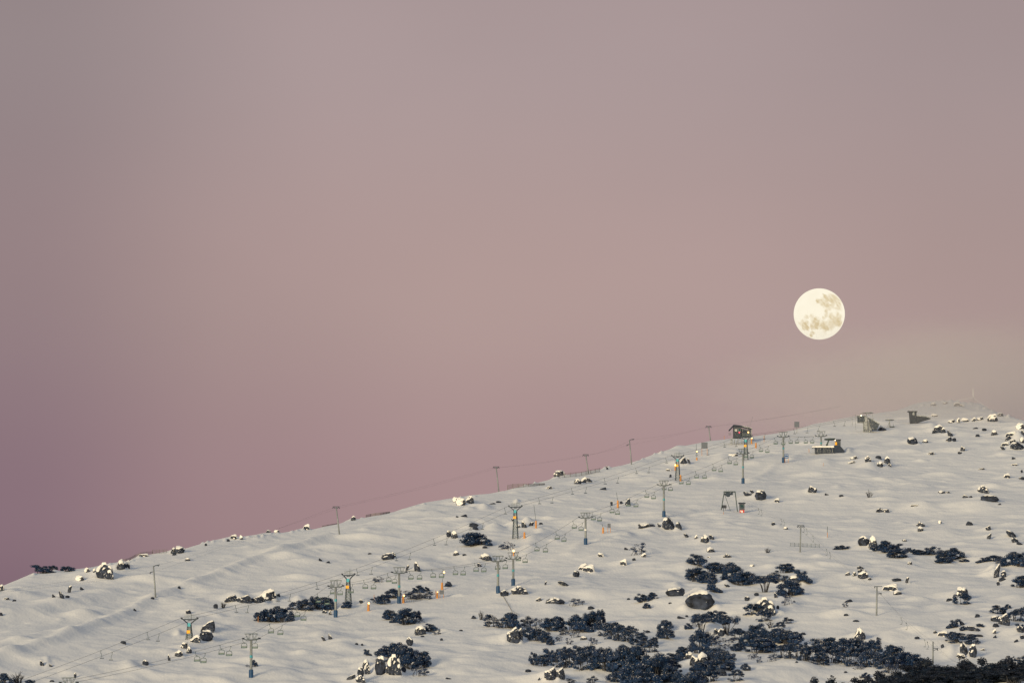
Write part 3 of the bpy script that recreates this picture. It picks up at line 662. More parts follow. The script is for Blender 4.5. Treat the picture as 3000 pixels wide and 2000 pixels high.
for i, (t, x, yb, ya, yt) in enumerate(LIFT):
    X, Y = P(t, x, yb)
    p = hit(X, Y, 980) if i else hit(X, Y, 900)
    m = mpp(p)
    H = (yb - ya) / SPX * m
    fh = (ya - yt) / SPX * m
    name = ORD[i] if i < len(LIFT) - 1 else 'topmost'
    e = empty('chairlift_tower', p, LROT)
    extra = ', lamp-lit' if i == 5 else ''
    tag(e, f"grey chairlift tower on a blue foot, {name} of its line from below{extra}", 'chairlift tower', 'blue-footed chairlift towers')
    ph = f"the {name} blue-footed tower"
    TWN.append(ph); landmark(ph, p + Vector((0, 0, H * 0.5)))
    MB().tube([(0, 0, -1.5), (0, 0, H * 0.55), (0, 0, H - 0.1)], 0.30, 12, 0.23).build('pole', M['steel'], e, True)
    MB().tube([(0, 0, -0.8), (0, 0, 1.5)], 0.46, 12).tube([(0, 0, 1.5), (0, 0, 1.62)], 0.40, 12).build('padded_foot', M['blue'], e, False)
    if i not in (6,):
        MB().tube([(0, 0, H * 0.52), (0, 0, H * 0.52 + 0.55)], 0.31, 12).build('number_plate', M['cyan'], e)
    else:
        MB().tube([(0, 0, H * 0.52), (0, 0, H * 0.52 + 0.4)], 0.31, 12).build('snow_band', M['snowcap'], e)
    arm = MB()
    arm.box((0, 0, H), (2.3, 0.34, 0.26))
    for s in (-1, 1):
        arm.box((s * 1.4, 0, H + 0.13), (0.75, 0.3, 0.22), Matrix.Rotation(-s * 0.33, 3, 'Y'))
    arm.build('crossarm', M['dark'], e)
    for s in (-1, 1):
        sheave(MB(), s * 1.72, H + 0.2).build('sheave_train', M['dark'], e)
    fr = MB()
    for yy in (-0.35, 0.35):
        fr.tube([(-0.65, yy, H + 0.1), (-1.3, yy, H + fh), (1.3, yy, H + fh), (0.65, yy, H + 0.1)], 0.06, 6)
        fr.tube([(-0.5, yy, H + 0.1), (-0.25, yy, H + fh)], 0.045, 5).tube([(0.5, yy, H + 0.1), (0.25, yy, H + fh)], 0.045, 5)
    for s in (-1.3, 1.3):
        fr.tube([(s, -0.35, H + fh), (s, 0.35, H + fh)], 0.05, 5)
    fr.build('lifting_frame', M['frame'], e)
    lad = MB()
    for xx in (-0.16, 0.16):
        lad.tube([(xx, -0.42, 2.2), (xx, -0.36, H)], 0.018, 4)
    for q in range(int((H - 2.3) / 0.35)):
        lad.tube([(-0.16, -0.41, 2.4 + 0.35 * q), (0.16, -0.41, 2.4 + 0.35 * q)], 0.014, 4)
    lad.build('ladder', M['steel'], e)
    ropeL.append(p + oriented((-1.72, 0, H + 0.36), LROT)); ropeR.append(p + oriented((1.72, 0, H + 0.36), LROT))
    towers.append((p, H))
def sag_pts(a, b, sag, n=14):
    return [a.lerp(b, k / n) + Vector((0, 0, -sag * 4 * (k / n) * (1 - k / n))) for k in range(n + 1)]
def rope_at(rope, X, sag):           # the point of a rope that stands at picture column X
    for i, (a, b) in enumerate(zip(rope[:-1], rope[1:])):
        xa, xb = azp(a)[0], azp(b)[0]
        if min(xa, xb) <= X <= max(xa, xb):
            k = (X - xa) / (xb - xa)
            for _ in range(3):
                q = a.lerp(b, k)
                k += (X - azp(q)[0]) / (xb - xa)
            return a.lerp(b, k) + Vector((0, 0, -sag * 4 * k * (1 - k))), i, k
    return None
def haul(name, ropes, sag, label, cat, group, r=0.026):
    mb = MB()
    for rp in ropes:
        pts = []
        for a, b in zip(rp[:-1], rp[1:]):
            pts += sag_pts(a, b, sag)[:-1]
        mb.tube(pts + [rp[-1]], r, 5)
    return tag(mb.build(name, M['cable']), label, cat, group)
# the top return: both ropes run on to the bullwheel of the upper station
stnC = hit(*P(8, 480, 700))
haul('haul_rope', [ropeL], 0.5, 'left steel haul rope carrying the double chairs over the blue-footed towers', 'haul rope', 'haul ropes')
haul('haul_rope', [ropeR], 0.5, 'right steel haul rope carrying the double chairs over the blue-footed towers', 'haul rope', 'haul ropes')

def make_chair(s):
    e = empty('double_chair', (0, 0, 0), 0)
    top = 0.95
    pts = [(0, 0, 0), (s * 0.02, 0, -0.22), (s * 0.05, 0, -0.45), (s * 0.20, 0, -0.68), (s * 0.34, 0, -0.82), (s * 0.36, 0, -top)]
    g = MB().tube(pts, 0.045, 6); g.box((0, 0, 0), (0.12, 0.3, 0.13)); g.build('hanger', M['chair'], e)
    cx = s * 0.36
    w2 = 0.56
    arc = [(cx - w2, 0.05, -1.88), (cx - w2 - 0.03, 0.05, -1.45), (cx - w2 + 0.02, 0.05, -1.12), (cx - w2 + 0.16, 0.05, -0.98), (cx, 0.05, -top), (cx + w2 - 0.16, 0.05, -0.98), (cx + w2 - 0.02, 0.05, -1.12), (cx + w2 + 0.03, 0.05, -1.45), (cx + w2, 0.05, -1.88)]
    MB().tube(arc, 0.055, 6).build('frame', M['chair'], e)
    MB().box((cx, -0.14, -1.90), (1.16, 0.46, 0.09)).build('seat', M['seat'], e)
    b = MB()
    b.box((cx, 0.10, -1.66), (1.0, 0.05, 0.26), Matrix.Rotation(-0.15, 3, 'X'))
    b.build('backrest', M['back'], e)
    for q in (-1, 1):
        ar = MB()
        ar.tube([(cx + q * 0.55, 0.06, -1.58), (cx + q * 0.55, -0.34, -1.60), (cx + q * 0.55, -0.34, -1.88)], 0.022, 5)
        ar.build('armrest', M['chair'], e)
    return e
CH = {'L': [(1, 1795), (1, 2020), (2, 345), (2, 593), (2, 835), (2, 1030), (2, 1160), (2, 1458), (2, 1675), (2, 1878), (2, 2083), (2, 2288), (3, 597), (3, 795), (3, 985), (3, 1158), (3, 1345), (3, 1502), (6, 1678), (6, 1850), (6, 2000), (6, 2172),
             (7, 450), (7, 608), (7, 750), (7, 912), (7, 1055), (7, 1205), (7, 1345), (7, 1482), (7, 1620), (7, 1760)],
      'R': [(1, 1885), (1, 2120), (2, 475), (2, 708), (2, 920), (2, 1135), (2, 1255), (2, 1355), (2, 1562), (2, 1755), (2, 1985), (2, 2188), (3, 505), (3, 695), (3, 892), (3, 1075), (3, 1262), (3, 1432), (3, 1590), (6, 1760), (6, 1925), (6, 2095), (6, 2257),
             (7, 532), (7, 697), (7, 847), (7, 995), (7, 1135), (7, 1283), (7, 1425), (7, 1573), (7, 1700), (7, 1840)]}
for side, rope, s in (('L', ropeL, 1), ('R', ropeR, -1)):
    src = None
    spans = {}
    for t, x in CH[side]:
        r = rope_at(rope, P(t, x, 0)[0], 0.5)
        if r is None:
            continue
        p, i, k = r
        if src is None:
            c = src = make_chair(s)
        else:
            c = copy_tree(src)
        c.location = p + Vector((0, 0, -0.04)); c.rotation_euler = (0, 0, LROT + random.uniform(-0.12, 0.12))
        tag(c, None, 'chairlift chair', 'empty double chairs hanging on the chairlift')
        spans.setdefault(i, []).append((k, c))
    for i, lst in spans.items():
        lst.sort(key=lambda q: q[0])
        for j, (_, c) in enumerate(lst):
            o_ = ['first', 'second', 'third', 'fourth', 'fifth', 'sixth'][j]
            c['label'] = f"empty teal double chair on the {'left' if side == 'L' else 'right'} rope, {o_} uphill from {TWN[i]}"
    if side == 'L':
        pass

# ------------------------------------------------------------------ the older chairlift on lattice towers
LAT = [(1, 1740, 1162, 982, 150), (2, 1318, 832, 577, 117), (6, 972, 1340, 1047, 122), (7, 582, 807, 583, 112), (7, 1208, 617, 405, 108)]
lropeA, lropeB = [], []
LTN = []
B0 = hit(*P(1, -500, 2150), 900)
for i, (t, x, yb, ya, aw) in enumerate(LAT):
    p = hit(*P(t, x, yb))
    m = mpp(p); H = (yb - ya) / SPX * m; A = aw / SPX * m / 2
    name = ORD[i] if i < 4 else 'topmost'
    e = empty('lattice_tower', p, -0.2)
    tag(e, f"lattice steel chairlift tower with yellow plate, {name} of its line from the bottom", 'lattice tower', 'lattice chairlift towers')
    LTN.append(f"the {name} lattice tower"); landmark(LTN[-1], p + Vector((0, 0, H * 0.4)))
    bw, tw = 0.72, 0.34
    cs = [(-1, -1), (1, -1), (1, 1), (-1, 1)]
    z1 = H - 1.3
    def corner(c, z):
        k = min(1, max(0, z / z1)); w_ = bw + (tw - bw) * k
        return (c[0] * w_, c[1] * w_, z)
    for c in cs:
        MB().tube([corner(c, -1.2), corner(c, z1)], 0.075, 5).build('leg', M['dark'], e)
    br = MB()
    nz = 8
    for q in range(nz):
        za, zb = z1 * (q / nz) ** 0.9, z1 * ((q + 1) / nz) ** 0.9
        for j in range(4):
            c, d = cs[j], cs[(j + 1) % 4]
            br.tube([corner(c, za), corner(d, zb)], 0.035, 4).tube([corner(d, za), corner(c, zb)], 0.035, 4)
            br.tube([corner(c, zb), corner(d, zb)], 0.035, 4)
    br.build('bracing', M['frame'], e)
    hd = MB()
    for yy in (-0.3, 0.3):
        for s in (-1, 1):
            hd.tube([(s * tw, yy, z1), (s * tw * 1.3, yy, z1 + 0.5), (s * A * 0.8, yy, H - 0.02)], 0.085, 5)
        hd.tube([(-A, yy, H + 0.12), (-A * 0.75, yy, H), (A * 0.75, yy, H), (A, yy, H + 0.12)], 0.10, 6)
    hd.box((0, 0, H - 0.25), (0.7, 0.7, 0.12))
    hd.build('crossarm', M['dark'], e)
    MB().box((0, -0.42, z1 + 0.1), (0.62, 0.05, 0.75)).build('number_plate', M['cyan'], e)
    MB().box((-0.08, -0.62, z1 - 1.45), (0.74, 0.05, 0.66)).build('yellow_plate', M['yellow'], e)
    for s in (-1, 1):
        sheave(MB(), s * A, H + 0.22, 1.3).build('sheave_train', M['dark'], e)
    rl = MB()
    for yy in (-0.5, 0.5):
        for zz in (0.5, 0.95):
            rl.tube([(-A * 0.55, yy, H + zz), (A * 0.6, yy, H + zz)], 0.022, 4)
        for xx in (-0.55, -0.2, 0.2, 0.6):
            rl.tube([(A * xx, yy, H), (A * xx, yy, H + 0.95)], 0.022, 4)
    rl.tube([(A * 0.25, 0, H), (A * 0.25, 0, H + 1.5)], 0.04, 5)
    rl.build('handrail', M['frame'], e)
    lropeA.append(p + oriented((-A, 0, H + 0.36), -0.2)); lropeB.append(p + oriented((A, 0, H + 0.36), -0.2))
stD = hit(*P(8, 905, 510))
lropeA = [B0 + Vector((-1.5, 0, 7))] + lropeA + [stD + Vector((-1.2, 0, 5.2))]
lropeB = [B0 + Vector((1.5, 0, 7))] + lropeB + [stD + Vector((1.2, 0, 5.2))]
haul('haul_rope', [lropeA], 0.55, 'left haul rope of the lattice-tower chairlift carrying single chairs', 'haul rope', 'haul ropes')
haul('haul_rope', [lropeB], 0.55, 'right haul rope of the lattice-tower chairlift carrying single chairs', 'haul rope', 'haul ropes')
def make_single(s):
    e = empty('single_chair')
    h_ = MB().tube([(0, 0, 0), (0.02 * s, 0, -0.45), (0.17 * s, 0, -0.72), (0.20 * s, 0, -0.95), (0.25 * s, 0, -1.55)], 0.042, 6)
    h_.box((0, 0, 0), (0.12, 0.3, 0.12)); h_.build('hanger', M['chair'], e)
    MB().box((0.25 * s, -0.05, -1.57), (0.80, 0.48, 0.10)).build('seat', M['dark'], e)
    for q in (-1, 1):
        MB().tube([(0.25 * s + q * 0.3, -0.25, -1.55), (0.25 * s + q * 0.3, 0.15, -1.30)], 0.02, 5).build('armrest', M['chair'], e)
    return e
SG = {'A': [(1, 925), (1, 1350), (1, 2160), (2, 660), (2, 1022), (2, 1393), (2, 1750), (2, 2100), (3, 550), (6, 872), (6, 1187), (6, 1490), (6, 1792), (6, 2082), (7, 478), (7, 757), (7, 1015), (7, 1280), (7, 1660), (7, 2030)],
      'B': [(1, 1030), (1, 1460), (1, 2280), (2, 785), (2, 1160), (2, 1535), (2, 1888), (2, 2225), (3, 675), (6, 1318), (6, 1627), (6, 1922), (6, 2210), (7, 875), (7, 1135), (7, 1395), (7, 1790), (7, 1895), (7, 2135)]}
allT = ['the bottom edge'] + LTN
for side, rope, s in (('A', lropeA, 1), ('B', lropeB, -1)):
    src = None; spans = {}
    for t, x in SG[side]:
        r = rope_at(rope, P(t, x, 0)[0], 0.55)
        if r is None: continue
        p, i, k = r
        c = src = make_single(s) if src is None else src
        if spans: c = copy_tree(src)
        c.location = p + Vector((0, 0, -0.04)); c.rotation_euler = (0, 0, random.uniform(-0.25, 0.25))
        tag(c, None, 'chairlift chair', 'single chairs on the lattice-tower lift')
        spans.setdefault(i, []).append((k, c))
    for i, lst in spans.items():
        lst.sort(key=lambda q: q[0])
        for j, (_, c) in enumerate(lst):
            c['label'] = f"single flat-seated chair on the {'left' if side == 'A' else 'right'} lattice-lift rope, {ORD[j] if j else 'first'} uphill from {allT[i]}"
# ------------------------------------------------------------------ drag lifts
def drag_pole(t, x, yb, xt, yt, kind, label, ph=None, lx=0.0, d=None):
    p = hit(*P(t, x, yb)) if d is None else d
    m = mpp(p); H = (yb - yt) / SPX * m; lx = (xt - x) / SPX * m
    e = empty('drag_lift_pole', p)
    tag(e, label, 'drag lift pole', 'drag lift poles')
    if ph: landmark(ph, p + Vector((lx / 2, 0, H / 2)))
    MB().tube([(-lx * 0.1, 0, -1), (lx, 0, H)], 0.2, 10, 0.14).build('pole', M['steel'], e, True)
    a = MB(); w_ = MB(); pts = []
    if kind == 'T':
        a.box((lx, 0, H), (1.7, 0.2, 0.16)).box((lx, 0, H - 0.32), (1.2, 0.12, 0.1))
        for s in (-1, 1):
            a.tube([(lx + s * 0.8, 0, H), (lx + s * 0.3, 0, H - 0.5)], 0.05, 5)
            sheave(w_, lx + s * 0.85, H - 0.42, 0.9)
            pts.append(p + Vector((lx + s * 0.85, 0, H - 0.25)))
    elif kind == 'A':                  # upper arm to the right, lower arm to the left
        a.tube([(lx - 0.1, 0, H - 0.1), (lx + 0.5, 0, H + 0.12), (lx + 1.5, 0, H + 0.3)], 0.09, 6)
        a.tube([(lx, 0, H - 1.3), (lx - 0.8, 0, H - 1.5)], 0.09, 6)
        sheave(w_, lx + 1.1, H, 0.9); sheave(w_, lx - 0.75, H - 1.75, 0.9)
        pts = [p + Vector((lx - 0.75, 0, H - 1.6)), p + Vector((lx + 1.1, 0, H + 0.15))]
    elif kind == 'S':                  # flat top arm and a lower side arm to the right
        a.box((lx + 0.3, 0, H), (1.8, 0.2, 0.14)).box((lx + 0.55, 0, H - 1.5), (1.1, 0.18, 0.12))
        a.tube([(lx + 0.1, 0, H - 1.9), (lx + 0.95, 0, H - 1.5)], 0.05, 5)
        sheave(w_, lx - 0.5, H - 0.3, 0.8); sheave(w_, lx + 0.9, H - 1.85, 0.8)
        pts = [p + Vector((lx - 0.5, 0, H - 0.15)), p + Vector((lx + 0.9, 0, H - 1.7))]
    elif kind == 'R':
        a.box((lx + 0.55, 0, H - 1.45), (1.1, 0.18, 0.12)); a.tube([(lx + 0.1, 0, H - 1.9), (lx + 0.95, 0, H - 1.5)], 0.05, 5)
        sheave(w_, lx + 0.9, H - 1.8, 0.8)
        pts = [p + Vector((lx + 0.1, 0, H - 0.1)), p + Vector((lx + 0.9, 0, H - 1.65))]
    a.build('crossarm', M['dark'], e); w_.build('sheave_train', M['dark'], e)
    return pts
rp = []
for (t, x, yb, xt, yt, kd, lab, ph) in [
        (1, 1430, 782, 1408, 492, 'A', 'leaning grey drag lift pole with split arms, lowest on the left ridge', 'the lowest ridge drag pole'),
        (2, 1238, 203, 1206, -53, 'T', 'leaning grey drag lift pole standing alone against the pink sky', 'the lone left ridge pole'),
        (6, 820, 898, 795, 668, 'T', 'leaning drag lift pole left of the slatted ridge fence', 'the pole left of the ridge fence'),
        (6, 1645, 745, 1618, 566, 'T', 'leaning drag lift pole behind the sloping slatted fence', 'the pole behind the ridge fence'),
        (6, 2040, 660, 2020, 432, 'A', 'leaning drag lift pole with arms at two heights on bare ridge', 'the two-armed ridge pole'),
        (7, 885, 427, 865, 292, 'T', 'short leaning drag lift pole just left of the stilted station', 'the pole left of the stilted station')]:
    rp.append(drag_pole(t, x, yb, xt, yt, kd, lab, ph))
a0 = hit(*P(1, -250, 1050)) + Vector((0, 0, 7)); a9 = hit(*P(8, 640, 470)) + Vector((0, 0, 6.5))
haul('drag_rope', [[a0] + [q[0] for q in rp] + [a9]], 0.4, 'thin lower drag lift rope strung along the skyline ridge', 'haul rope', 'haul ropes', 0.010)
haul('drag_rope', [[a0 + Vector((1.6, 0, .4))] + [q[1] for q in rp] + [a9 + Vector((1.6, 0, 0.4))]], 0.4, 'thin upper drag lift rope strung along the skyline ridge', 'haul rope', 'haul ropes', 0.010)

def local(t, refx, refy, dmin=1040.0):
    p = hit(*P(t, refx, refy), dmin); return p, mpp(p) / SPX
# the drag lift's drive frame on the right-hand slope
p, s = local(7, 1060, 1085)
e = tag(empty('drive_frame', p), 'steel portal frame of the drag lift beside the red-based booth', 'lift drive frame')
landmark('the drag lift portal frame', p + Vector((0, 0, 2.5)))
q = lambda x, y, yy=0.0: ((x - 1060) * s, yy, (1085 - y) * s)
for yy in (-0.6, 0.6):
    MB().tube([q(978, 1095, yy), q(1010, 908, yy)], 0.11, 6).build('leg', M['frame'], e)
    MB().tube([q(1132, 1098, yy), q(1110, 908, yy)], 0.10, 6).build('leg', M['frame'], e)
MB().tube([q(1066, 1085), q(1018, 945)], 0.06, 6).build('brace', M['frame'], e)
b = MB()
for yy in (-0.6, 0.6): b.tube([q(1004, 908, yy), q(1113, 908, yy)], 0.11, 6)
b.build('crossbeam', M['frame'], e)
b = MB().box(q(1050, 928), (78 * s, 0.5, 12 * s)).tube([q(1012, 940), q(1090, 915)], 0.12, 6).tube([q(1020, 915), q(1085, 938)], 0.08, 6)
b.tube([q(1045, 934, -0.5), q(1045, 931, 0.5)], 0.7, 14)
b.build('bullwheel', M['dark'], e)
MB().box(q(1010, 1045), (40 * s, 0.9, 26 * s)).tube([q(1000, 1080), q(1000, 1055)], 0.06, 5).tube([q(1020, 1080), q(1020, 1055)], 0.06, 5).build('drive_box', M['hutred'], e)
b = MB()
for x in (1025, 1050, 1070): b.tube([q(x, 908), q(x + 4, 888)], 0.03, 4)
b.build('wind_vane', M['frame'], e)
dtop = p + Vector(q(1090, 925))
p, s = local(7, 1172, 1100)
e = tag(empty('lift_booth', p), 'small grey operator booth on a red and white base by the portal frame', 'booth')
landmark('the red-based booth', p)
MB().box((0, 0, 52 * s), (46 * s, 1.3, 62 * s), None, 1.06).build('cabin', M['hutgrey'], e)
MB().box((0, -0.66, 60 * s), (34 * s, 0.04, 26 * s)).build('window', M['glass'], e)
MB().box((0, 0, 87 * s), (64 * s, 1.7, 9 * s)).build('roof', M['hutdark'], e)
MB().box((0, -0.1, 10 * s), (42 * s, 1.2, 25 * s)).build('base', M['red'], e)
MB().box((0, -0.72, 8 * s), (12 * s, 0.05, 18 * s)).box((-12 * s, -0.72, 12 * s), (6 * s, 0.05, 14 * s)).build('warning_stripe', M['white'], e)
d1 = drag_pole(4, 1706, 366, 1714, 120, 'T', 'grey drag lift pole with cross arms above the low rail fence', 'the pole by the rail fence')
d2 = drag_pole(5, 997, 947, 1003, 680, 'S', 'grey drag lift pole with two arms on the open right slope', 'the two-armed slope pole')
d3 = drag_pole(5, 1515, 1400, 1518, 1186, 'R', 'grey drag lift pole rising behind the dark wood', 'the pole behind the dark wood')
dl = [dtop] + [d1[1], d2[1], d3[1]]
dl2 = [dtop + Vector((-0.6, 0, 0))] + [d1[0], d2[0], d3[0]]
end = hit(*P(5, 1950, 1700), 900) + Vector((0, 0, 5))
haul('drag_rope', [dl + [end]], 0.9, 'thin drag lift rope falling from the portal frame, side carrying the hangers', 'haul rope', 'haul ropes', 0.010)
haul('drag_rope', [dl2 + [end + Vector((-1.5, 0, 0))]], 0.9, 'thin return rope of the drag lift falling from the portal frame', 'haul rope', 'haul ropes', 0.010)
src = None; hang = []
for t, x in [(7, 1330), (7, 1355), (7, 1538), (7, 1562), (4, 1742), (4, 1770), (4, 1830), (4, 1953), (4, 1985), (5, 1225), (5, 1272), (5, 1440), (5, 1465)]:
    r = rope_at(dl, P(t, x, 0)[0], 0.9)
    if r is None: continue
    p, i, k = r
    if src is None:
        src = c = tag(MB().tube([(0, 0, 0), (0.05, 0, -0.5), (0.28, 0, -0.75), (0.22, 0, -1.25), (0.02, 0, -1.5)], 0.035, 5).box((0, 0, -0.05), (0.1, 0.2, 0.25)).tube([(-0.22, 0, -1.5), (0.26, 0, -1.52)], 0.04, 5).build('drag_hanger', M['frame']), None, 'drag hanger', 'hooked hangers on the drag lift rope')
    else:
        src0 = src.copy(); COL.objects.link(src0); c = src0
    c.location = p; c.rotation_euler = (0, 0, random.uniform(-0.5, 0.5))
    hang.append((i, k, c))
base = ['the portal frame', 'the pole by the rail fence', 'the two-armed slope pole', 'the pole behind the dark wood']
cnt = {}
for i, k, c in sorted(hang, key=lambda h_: (h_[0], h_[1])):
    cnt[i] = cnt.get(i, 0) + 1
    c['label'] = f"hooked drag lift hanger, {['', 'first', 'second', 'third', 'fourth', 'fifth', 'sixth'][cnt[i]]} downhill from {base[i]}"

# ------------------------------------------------------------------ fences, signs, padded posts, marker poles
def fence(t, pts, n, rails, label, ph=None, lift=0.0, mt='wood', r=0.045):
    tops = []
    bots = []
    for (x0, b0, t0), (x1, b1, t1) in zip(pts[:-1], pts[1:]):
        for k in range(n + 1):
            f = k / n
            if tops and k == 0: continue
            x, yb, yt = x0 + (x1 - x0) * f, b0 + (b1 - b0) * f, t0 + (t1 - t0) * f
            p = hit(*P(t, x, yb)); bots.append(p); tops.append((yb - yt) / SPX * mpp(p))
    o = bots[0].copy()
    e = tag(empty('slatted_fence', o), label, 'fence', 'fences on the slope')
    if ph: landmark(ph, bots[len(bots) // 2])
    for p, h_ in zip(bots, tops):
        q = p - o
        MB().tube([(q.x, q.y, q.z - 0.5), (q.x, q.y, q.z + h_ + lift)], r * 1.4, 5).build('post', M[mt], e)
    mb = MB()
    for k in range(rails):
        f = (k + 0.6) / rails
        for (p, h_), (p2, h2) in zip(list(zip(bots, tops))[:-1], list(zip(bots, tops))[1:]):
            a_, c_ = p - o + Vector((0, -0.05, h_ * f + lift)), p2 - o + Vector((0, -0.05, h2 * f + lift))
            d = c_ - a_
            mb.tube([a_, c_], r, 4)
    mb.build('slats', M[mt], e)
fence(6, [(900, 882, 836), (1240, 846, 830)], 7, 6, 'grey slatted snow fence, tall end at left, on the skyline', 'the left slatted ridge fence')
fence(6, [(1373, 785, 742), (1580, 762, 724), (1748, 726, 690)], 4, 5, 'long grey slatted snow fence climbing the ridge', 'the climbing slatted fence')
fence(1, [(1110, 432, 412), (1240, 400, 376), (1400, 378, 352)], 3, 5, 'low faint netting fence on the far left skyline', None, 0, 'wood', 0.03)
fence(1, [(1402, 382, 342), (1532, 372, 340)], 4, 5, 'short boxy netting fence on the left skyline ridge', 'the short skyline fence', 0, 'wood', 0.03)
fence(2, [(1480, 42, 18), (1610, 26, 2), (1700, 6, -6)], 3, 5, 'dark slatted fence half buried on the ridge', 'the half-buried ridge fence')
fence(2, [(1080, 132, 118), (1215, 108, 98)], 3, 3, 'very low snow-buried fence left of the lone ridge pole', None, 0, 'wood', 0.04)
fence(4, [(1618, 312, 278), (1884, 326, 288)], 7, 4, 'low steel rail fence behind a drag lift pole', 'the low rail fence', 0, 'frame', 0.03)
fence(2, [(1835, 825, 796), (1920, 824, 794), (1995, 808, 780)], 4, 4, 'sagging net fence behind the third blue-footed tower', None, 0, 'wood', 0.025)
fence(3, [(862, 778, 766), (905, 850, 835), (940, 915, 898), (1008, 952, 930)], 3, 4, 'thin sagging net fence running down to the scrub', 'the sagging net fence', 0, 'wood', 0.014)
def sign(t, x, yb, ytop, w_, yp, pm, lm, label, lines=0, ph=None, name='trail_sign', cat='sign'):
    p, s = local(t, x, yb)
    e = tag(empty(name, p), label, cat, 'signs on the slope')
    if ph: landmark(ph, p)
    for q in (-1, 1):
        MB().tube([(q * w_ * 0.42 * s, 0, -0.6), (q * w_ * 0.42 * s, 0, (yb - ytop) * s)], 0.06, 6).build('post', M[lm], e)
    zc = (yb - (ytop + yp) / 2) * s
    MB().box((0, -0.09, zc), (w_ * s, 0.06, (yp - ytop) * s)).build('panel', M[pm], e)
    if lines:
        mb = MB()
        for k in range(lines):
            mb.box((0, -0.13, zc + ((k + 0.5) / lines - 0.5) * (yp - ytop) * s * 0.9), (w_ * s * (0.86 if k % 2 else 0.8), 0.012, (yp - ytop) * s * 0.07))
        mb.build('lettering', M['white'], e)
sign(2, 1668, 962, 910, 46, 945, 'signblue', 'orange', 'blue board with white lines on orange posts beside dark scrub', 4, 'the striped blue board')
sign(3, 295, 786, 714, 42, 752, 'signgrey', 'orange', 'blue-grey board on orange posts below a lit padded post', 0, 'the blue-grey board')
sign(6, 1833, 1284, 1200, 28, 1238, 'signgrey', 'orange', 'small grey board on orange legs on the open piste', 0, 'the small grey board')
sign(7, 1582, 645, 563, 36, 602, 'signblue', 'orange', 'dark blue board with pale lines right of a blue-footed tower', 2, 'the dark blue board')
sign(7, 828, 575, 455, 58, 512, 'signgrey', 'orange', 'hazy grey board on thin orange legs near the crest', 0, 'the hazy grey board')
p, s = local(7, 1676, 375)
e = tag(empty('fog_sign', p), 'square grey board on a pole fading into the fog', 'sign', 'signs on the slope')
landmark('the board in the fog', p)
MB().tube([(0, 0, -1), (0, 0, 60 * s)], 0.08, 6).build('post', M['frost'], e)
MB().box((0, -0.15, 84 * s), (46 * s, 0.2, 52 * s)).build('panel', M['signgrey'], e)
LAMPS = []
def pad(t, x, yb, yt, w_, label, lamp=None, pole=None, tilt=0, ph=None, mt='orange', lm='lamp', lr=0.2):
    p, s = local(t, x, yb)
    e = tag(empty('padded_post', p), label, 'padded post', 'orange padded posts on the piste')
    H = (yb - yt) * s; r = w_ * s / 2
    if ph: landmark(ph, p + Vector((0, 0, H)))
    g = MB().tube([(0, 0, -0.4), (tilt * s * 0.5, 0, H * 0.5), (tilt * s, 0, H)], r * 1.1, 10, r * 0.8)
    g.tube([(tilt * s * 0.3, 0, H * 0.33), (tilt * s * 0.34, 0, H * 0.37)], r * 1.12, 10).tube([(tilt * s * 0.65, 0, H * 0.66), (tilt * s * 0.7, 0, H * 0.7)], r * 1.02, 10)
    g.build('pad', M[mt], e)
    top = H
    if pole:
        px, py = pole
        top = (yb - py) * s
        MB().tube([(tilt * s, 0, H * 0.9), ((px - x) * s, 0, top)], 0.05, 5).build('pole', M['frame'], e)
    if lamp:
        lx, ly = (lamp[0] - x) * s, (yb - lamp[1]) * s
        MB().tube([(lx, 0.0, ly - 0.25), (lx, 0.25, ly + 0.15)], 0.10, 6).build('lamp_housing', M['dark'], e)
        MB().ball((lx, -0.16, ly), lr).build('lamp_bulb', M[lm], e)
pad(2, 1503, 905, 842, 24, 'orange padded post with a lit lamp on open snow', (1507, 835), ph='the lit post on open snow')
pad(2, 1823, 832, 770, 22, 'orange padded post with a lit lamp right of the third blue-footed tower', (1829, 764))
pad(2, 2135, 788, 732, 20, 'orange padded post with faint lamp left of the blue-grey board', (2138, 731), lr=0.1)
pad(2, 2180, 710, 645, 22, 'tall-masted orange padded post holding a bright lamp over the piste', (2198, 550), (2196, 556), ph='the bright tall lamp')
pad(3, 1055, 238, 182, 20, 'unlit pinkish orange padded post right of a lattice tower foot')
pad(6, 1161, 1243, 1175, 18, 'unlit yellow padded post with a tall mast beside rocks', None, (1142, 1030), ph='the masted yellow post')
pad(3, 1778, 192, 138, 18, 'short orange padded post left of the small grey board', None, (1768, 108))
pad(6, 1913, 1056, 988, 20, 'orange padded post between rocks with a thin mast', None, (1900, 915), ph='the masted orange post')
pad(7, 562, 712, 655, 20, 'brightly lit orange padded post left of the fourth lattice tower', (563, 665), (556, 600), lr=0.3)
pad(7, 608, 812, 755, 18, 'orange padded post at the right foot of the fourth lattice tower')
pad(7, 757, 618, 595, 16, 'short yellow padded post with a lit lamp raised high above it', (758, 538), (752, 470), ph='the raised lamp')
pad(7, 1260, 470, 417, 14, 'orange padded post with lit lamp right of the stilted station', (1263, 418), lr=0.16)
pad(7, 1300, 508, 460, 16, 'plain orange padded post right of the topmost lattice tower')
def marker(t, x, yb, yt, label, two=True, r=0.07):
    p, s = local(t, x, yb); H = (yb - yt) * s
    e = tag(empty('marker_pole', p), label, 'marker pole', 'marker poles')
    MB().tube([(0, 0, -0.6), (0, 0, H * 0.45)], r, 6).build('lower_pole', M['orange'], e)
    MB().tube([(0, 0, H * 0.45), (0, 0, H)], r, 6).build('upper_pole', M['frame' if two else 'orange'], e)
marker(4, 1957, 230, 128, 'tall marker pole, dark above and orange below, on empty snow')
marker(7, 1375, 450, 392, 'thin orange marker pole right of the stilted station', False)
